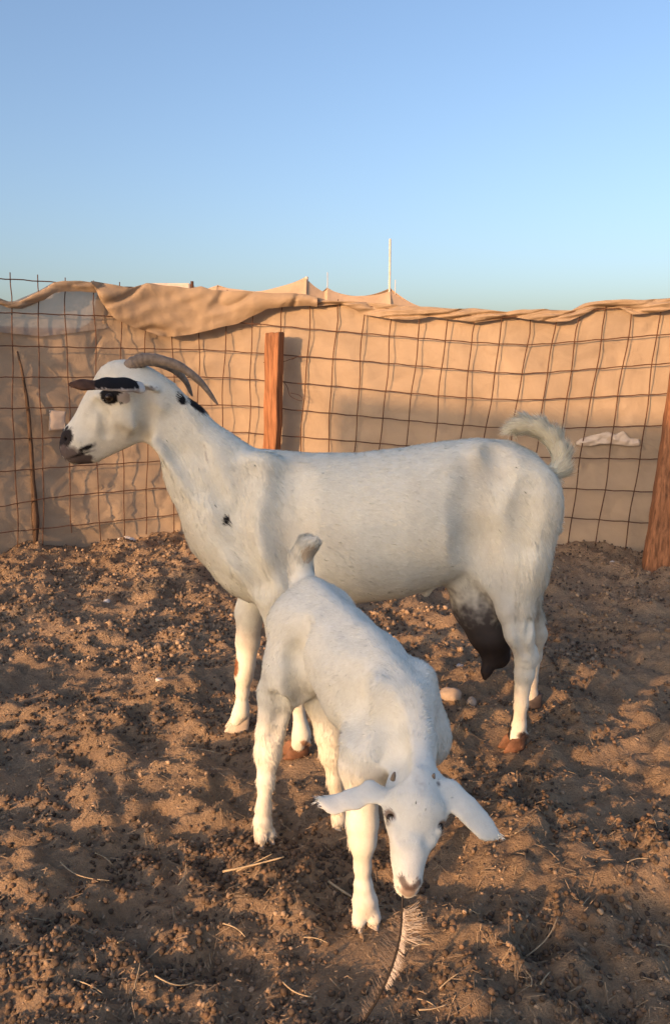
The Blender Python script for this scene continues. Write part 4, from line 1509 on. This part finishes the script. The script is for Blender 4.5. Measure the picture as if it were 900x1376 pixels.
K.chain([kp(487, 1105, yRF + .004), kp(487, 1130, yRF), kp(487, 1165, yRF), kp(488, 1190, yRF), kp(490, 1210, yRF), kp(491, 1218, yRF)], [0.0225, 0.021, 0.0125, 0.0135, 0.0185, 0.0175], 0.02, None, flow=(0, 0, -1))
K.chain([chest + LK * 0.055 + [0, 0, -.07], kp(562, 1030, yLF - .02), kp(556, 1065, yLF - .005), kp(553, 1100, yLF), kp(553, 1122, yLF)], [0.046, 0.030, 0.022, 0.014, 0.0165], 0.04, None, flow=(0, 0, -1))
for (ft, bs, fd, r_) in ((kp(491, 1214, yRF), KD_RF, unit((.2, -1, 0)), 0.0128), (kp(354, 1112, yRH), KD_RH, FK, 0.0112), (kp(457, 1096, yLH), KD_LH, FK, 0.0105), (kp(553, 1120, yLF), KD_LF, FK, 0.010)):
    sd_ = np.array([fd[1], -fd[0], 0])
    for s in (-1, 1):
        K.cone(ft + sd_ * s * r_ * 0.55, bs + np.array([0, 0, 0.018]) + sd_ * s * r_ * 1.0 + fd * 0.006, r_, r_ * 0.95, 0.006, None, flow=(0, 0, -1))
K.groove([(402, 845), (399, 885), (401, 925), (408, 945)], 0.022, 0.008, 0.02)             # flank before the thigh
K.groove([(470, 915), (466, 950), (476, 985)], 0.032, 0.002, 0.026)                        # behind the shoulder
K.groove([(512, 935), (518, 975), (524, 1010), (528, 1034)], 0.024, 0.003, 0.020)          # neck from the near shoulder
K.groove([(372, 940), (376, 970), (370, 990)], 0.016, 0.002, 0.014)
K.groove([(556, 930), (566, 980), (570, 1030)], 0.012, -0.002, 0.012)                      # mane ridge
# tail held up, tip bent over
ktail = [kp(408, 792, 1.50), kp(405, 772, 1.515), kp(404, 752, 1.515), kp(412, 735, 1.505), kp(420, 732, 1.495)]
K.chain(ktail, [0.022, 0.023, 0.021, 0.0195, 0.012], 0.02, None, flow=None)
V, Q, nr = K.surface(0.0030)
fw = K.flows(V)
loc = np.array([KD_RH[0] * .5 + KD_RF[0] * .5 + 0.05, KD_RH[1] * .5 + KD_RF[1] * .5, 0.0])
kid = thing('kid_goat', 'small all-white kid goat with lowered head nibbling a feather', 'goat', tuple(loc))
rel = V - np.array([0, 0, CAM_H])
fz = rel[:, 1] * CP - rel[:, 2] * SP
uy = rel[:, 1] * SP + rel[:, 2] * CP
MX = 450 + FPX * rel[:, 0] / fz
MY = 688 - FPX * uy / fz
wob = noise3(V * 90.0) * 2.5
col = np.tile(np.array((0.82, 0.81, 0.715)), (len(V), 1))
col = blend(col, np.clip(noise3(V * 7 + 5) * 1.5 - 0.3, 0, 1) * 0.12, (0.6, 0.5, 0.36))
legd = np.clip((0.22 - V[:, 2]) / 0.12, 0, 1) * (np.linalg.norm(V - (poll + nose) / 2, axis=1) > 0.13) * np.clip(0.45 + noise3(V * 16.0) + 0.4 * noise3(V * 50.0), 0, 1)
col = blend(col, legd * 0.5, (0.50, 0.39, 0.27))
tipd = np.linalg.norm(V - (nose + hd * 0.020 + hn * 0.002), axis=1)
col = blend(col, np.clip((0.0155 - tipd) / 0.007 + 0.1 * wob, 0, 1) * 0.85, (0.26, 0.17, 0.12))
for s in (-1, 1):
    ed = np.linalg.norm(V - EYE[s], axis=1)
    col = blend(col, np.clip((0.0145 - ed) / 0.004, 0, 1) * 0.85, (0.17, 0.10, 0.075))
    na, nb = nose + hl * s * 0.0035 + hn * 0.010 + hd * 0.019, nose + hl * s * 0.0125 + hn * 0.011 + hd * 0.008
    tq = np.clip(((V - na) @ (nb - na)) / ((nb - na) @ (nb - na)), 0, 1)
    nd = np.linalg.norm(V - na - tq[:, None] * (nb - na), axis=1)
    col = blend(col, np.clip((0.0068 - nd) / 0.003, 0, 1) * 0.85, (0.09, 0.055, 0.045))
    bd = np.linalg.norm(V - (poll + hl * s * 0.0275 + hn * 0.038 + hd * 0.0), axis=1)
    col = blend(col, np.clip((0.0055 - bd) / 0.003, 0, 1), (0.16, 0.15, 0.15))
st_ = np.linalg.norm((V - (poll + brow) / 2) - ((V - (poll + brow) / 2) @ hd)[:, None] * hd, axis=1)
along = (V - poll) @ hd
cross_ = (V - poll) @ hl
fst = np.exp(-((cross_ + 0.006 * noise3(V * 50)) / 0.009) ** 2 - ((along - 0.014) / 0.016) ** 2) * ((V - poll) @ hn > 0) * np.clip(0.6 + noise3(V * 160), 0, 1)
col = blend(col, fst * 0.5, (0.42, 0.38, 0.34))
tl = (np.linalg.norm(V - kp(415, 748, 1.49), axis=1) < 0.016)
col[tl] = (0.55, 0.47, 0.36)
mesh_np('body', V - loc, Q, True, M['coat'], kid, col * 0.97)
isk = np.minimum.reduce([np.linalg.norm(V - q, axis=1) for q in spline(ktail, 24)]) < 0.030
ln_ = np.full(len(V), 0.0105)
headz = (V - poll) @ hd > -0.02
ishead = np.linalg.norm(V - (poll + nose) / 2, axis=1) < 0.13
ln_[ishead] = 0.0065
lg = V[:, 2] < 0.26
ln_[lg & ~ishead] = 0.0125
ln_[lg & (MX > 470) & ~ishead] = 0.007
ln_[isk] = 0.016
ln_[ishead & ((MX < 508) | (MX > 605))] = 0.0025
fur('coat', V, Q, nr, fw, ln_ * 0.95, col, 98000, kid, loc, 0.23, 0.00058, 9, 0.06, np.where(isk, 2.0, 1.0))
fdn = (0, -1)
hoof(kid, loc, KD_RH + [0, .002, 0], FK, 0.036, 0.040, 0.024, M['hoof_pale'])
hoof(kid, loc, KD_LH + [0, .004, 0], FK, 0.034, 0.036, 0.024, M['hoof_pale'])
hoof(kid, loc, KD_RF + [0, .004, 0], unit((.25, -1, 0)), 0.040, 0.046, 0.026, M['hoof_pale'])
hoof(kid, loc, KD_LF + [0, .004, 0], FK, 0.038, 0.040, 0.016, M['hoof_pale'])
for s in (-1, 1):
    eye(kid, loc, EYE[s], 0.0076, None)

for (a, c) in ((528, 1046), (581, 1048)):
    hp, d = K.hit(a, c)
    pb = [hp - hn * 0.004, hp + hn * 0.003 - hd * 0.003, hp + hn * 0.008 - hd * 0.006]
    v, f = tube_np(np.array(pb) - loc, [0.0040, 0.0034, 0.0014], 10)
    mesh_np('horn_bud', v, f, True, M['horn'], kid)

# ================================================================== feather in the kid's mouth
fq = spline([kp(541, 1195, 0.972), kp(540, 1225, 0.965), kp(537, 1260, 0.965), kp(526, 1300, 0.965), kp(508, 1340, 0.965), kp(487, 1374, 0.968), kp(470, 1398, 0.965)], 60)
fq[:, 2] = np.maximum(fq[:, 2], ground_h(fq[:, 0], fq[:, 1]) + 0.004)
floc = fq[-1] * np.array([1, 1, 0])
feather = thing('feather', 'long frayed feather with dark quill hanging from the kid mouth', 'feather', tuple(floc))
v, f = tube_np(fq - floc, np.linspace(0.0015, 0.0024, 60), 7)
mesh_np('quill', v, f, True, M['quill'], feather)


def barbs(name, side, n, t0, t1, lens, material, seed, droop, width, curl):
    g = np.random.default_rng(seed)
    Vs = []
    T = []
    seg = 5
    tt = np.sort(g.random(n)) * (t1 - t0) + t0
    tan = np.gradient(fq, axis=0)
    for i, t in enumerate(tt):
        k = t * (len(fq) - 1)
        a = fq[int(k)] + (fq[min(len(fq) - 1, int(k) + 1)] - fq[int(k)]) * (k - int(k))
        tg = unit(tan[int(k)])
        sd = unit(np.cross(tg, (0, -1, 0.1))) * side
        Lb = np.interp(t, lens[0], lens[1]) * (0.75 + 0.4 * g.random())
        clump = math.sin(t * 70 + seed) * 0.25
        d = unit(sd * 1.0 + tg * (droop + clump) + np.array([0, -0.35 + 0.3 * g.normal(), 0]) + 0.08 * g.normal(size=3))
        pts = []
        p = a.copy()
        for q in range(seg):
            pts.append(p.copy())
            d = unit(d + np.array([0, 0, curl]) + 0.10 * g.normal(size=3))
            p = p + d * Lb / (seg - 1)
        pts = np.array(pts)
        pts[:, 2] = np.maximum(pts[:, 2], 0.004)
        wv = unit(np.cross(d, (0, 1, 0.2))) * width
        b0 = len(Vs) * 1
        for q in range(seg):
            wq = width * (1 - 0.75 * q / (seg - 1))
            Vs.append(pts[q] - unit(wv) * wq)
            Vs.append(pts[q] + unit(wv) * wq)
        for q in range(seg - 1):
            T.append((b0 + 2 * q, b0 + 2 * q + 1, b0 + 2 * q + 3, b0 + 2 * q + 2))
    o = mesh_np(name, np.array(Vs) - floc, np.array(T), True, material, feather)
    tag(o, kind='stuff')
    return o


barbs('vane', -1, 75, 0.13, 0.34, ([.13, .2, .34], [.016, .034, .032]), M['barb_pale'], 4, -0.1, 0.0006, 0.10)
barbs('vane', -1, 210, 0.16, 0.60, ([.16, .3, .45, .60], [.007, .011, .015, .008]), M['barb_pale'], 8, 0.35, 0.0005, -0.10)
barbs('vane', 1, 110, 0.18, 0.88, ([.18, .4, .6, .88], [.018, .034, .030, .012]), M['barb_dark'], 6, -0.5, 0.00045, 0.10)

# ================================================================== small things on the soil


def rock(name, px, py, size, material, label, cat='stone', seed=1, flat=(1, 1, .6), group=None):
    p = G(px, py)
    vv, ff = ico(3)
    g = 1 + 0.32 * noise3(vv * 1.1 + seed * 3.7)[:, None] + 0.10 * noise3(vv * 3.0 + seed)[:, None]
    w = vv * g * np.array(flat) * size
    z = float(ground_h(np.array([p[0]]), np.array([p[1]]))[0])
    o = mesh_np(name, w, ff, True, material)
    o.location = (p[0], p[1], z + size * flat[2] * 0.45)
    tag(o, label, cat, group)
    return o


rock('stone', 604, 951, 0.030, M['stone'], 'round flat tan stone lying beside the kid shoulder', seed=2, flat=(1.0, .75, .8))
rock('stone', 590, 972, 0.020, M['stone'], 'small tan stone leaning under the round flat stone', seed=5, flat=(1, .8, .6))
rock('stone', 633, 955, 0.018, M['stone'], 'orange-tan clod-like stone below the dark udder', seed=8, flat=(.8, 1, .8))
rock('stone', 171, 733, 0.038, M['white_stone'], 'pale rounded stone at the foot of the shade cloth', seed=4, flat=(1.3, .8, .6))
rock('pebble', 215, 931, 0.011, M['white_stone'], 'bright white pebble on the soil before the far front hoof', 'pebble', 6)
rock('pebble', 617, 901, 0.011, M['white_stone'], 'small white pebble on the soil under the udder', 'pebble', 7)
rock('pebble', 144, 806, 0.014, M['white_stone'], 'dull pale pebble far out on the open soil', 'pebble', 9)
rock('pebble', 822, 760, 0.012, M['white_stone'], 'pale pebble near the foot of the leaning post', 'pebble', 11)


def straw(px0, py0, px1, py1, rad, label, group=None, bend=0.006, z=0.006):
    a, c = G(px0, py0), G(px1, py1)
    n = 9
    t = np.linspace(0, 1, n)
    p = a + (c - a) * t[:, None]
    sd = unit(np.cross(c - a, (0, 0, 1)))
    p = p + sd * (np.sin(np.pi * t) * bend)[:, None]
    hz2 = ground_h(p[:, 0], p[:, 1])
    line = np.interp(t, [0, 1], [hz2[0], hz2[-1]])
    p[:, 2] = np.maximum(line, line + (hz2 - line).max()) + z
    v_, f_ = tube_np(p - a, rad * 0.8 * (1 - 0.35 * t), 6)
    o = mesh_np('straw', v_, f_, True, M['straw'])
    o.location = tuple(a)
    tag(o, label, 'straw', group)
    return o


straw(300, 1187, 382, 1183, 0.0026, 'thick pale straw stalk lying level below the kid hind hoof', bend=0.002)
straw(318, 1180, 366, 1182, 0.0014, 'thin straw lying along the thick pale stalk', bend=0.001)
straw(441, 1191, 474, 1203, 0.0034, 'flat broad straw piece just beside the kid front leg', bend=0.001)
straw(707, 1282, 748, 1249, 0.0016, 'long bent straw stem on the bare soil under the drooping ear', bend=0.008)
straw(82, 1167, 148, 1192, 0.0014, 'long curved straw on the dark soil behind the thick stalk', bend=0.014)
straw(210, 1341, 262, 1330, 0.0015, 'curved grey straw stem among the nearest droppings', bend=0.012)
straw(553, 1285, 578, 1280, 0.0018, 'pale curled straw just beyond the feather', bend=-0.006)
straw(562, 1366, 600, 1361, 0.0015, 'straw stem lying near the feather base', bend=0.003)
tags = 'short dry straw lying loose on the pen soil'
for k, (a, c, e, g_) in enumerate([(408, 1270, 440, 1275), (378, 1100, 392, 1112), (100, 1140, 118, 1118), (128, 1150, 152, 1153), (690, 1150, 712, 1130), (795, 1160, 808, 1135), (872, 1120, 880, 1140),
                                   (630, 1241, 645, 1238), (705, 1320, 712, 1345), (880, 1280, 900, 1276), (590, 1340, 615, 1330), (560, 1350, 590, 1369), (725, 1345, 738, 1318), (45, 1240, 70, 1236),
                                   (160, 1290, 168, 1262), (182, 1350, 190, 1320), (270, 1010, 290, 1014), (50, 1110, 62, 1090), (870, 985, 890, 1010), (790, 990, 795, 1012), (700, 1010, 712, 990), (612, 1000, 622, 985),
                                   (240, 1190, 250, 1165), (300, 1260, 330, 1272), (380, 1330, 420, 1350), (650, 1090, 676, 1078), (780, 1240, 792, 1215), (840, 1190, 868, 1186), (100, 1330, 140, 1350), (20, 1310, 44, 1290)]):
    straw(a, c, e, g_, 0.0011 + 0.0006 * random.random(), tags, 'short straws on the soil', bend=random.uniform(-.006, .006), z=0.004 + 0.003 * random.random())
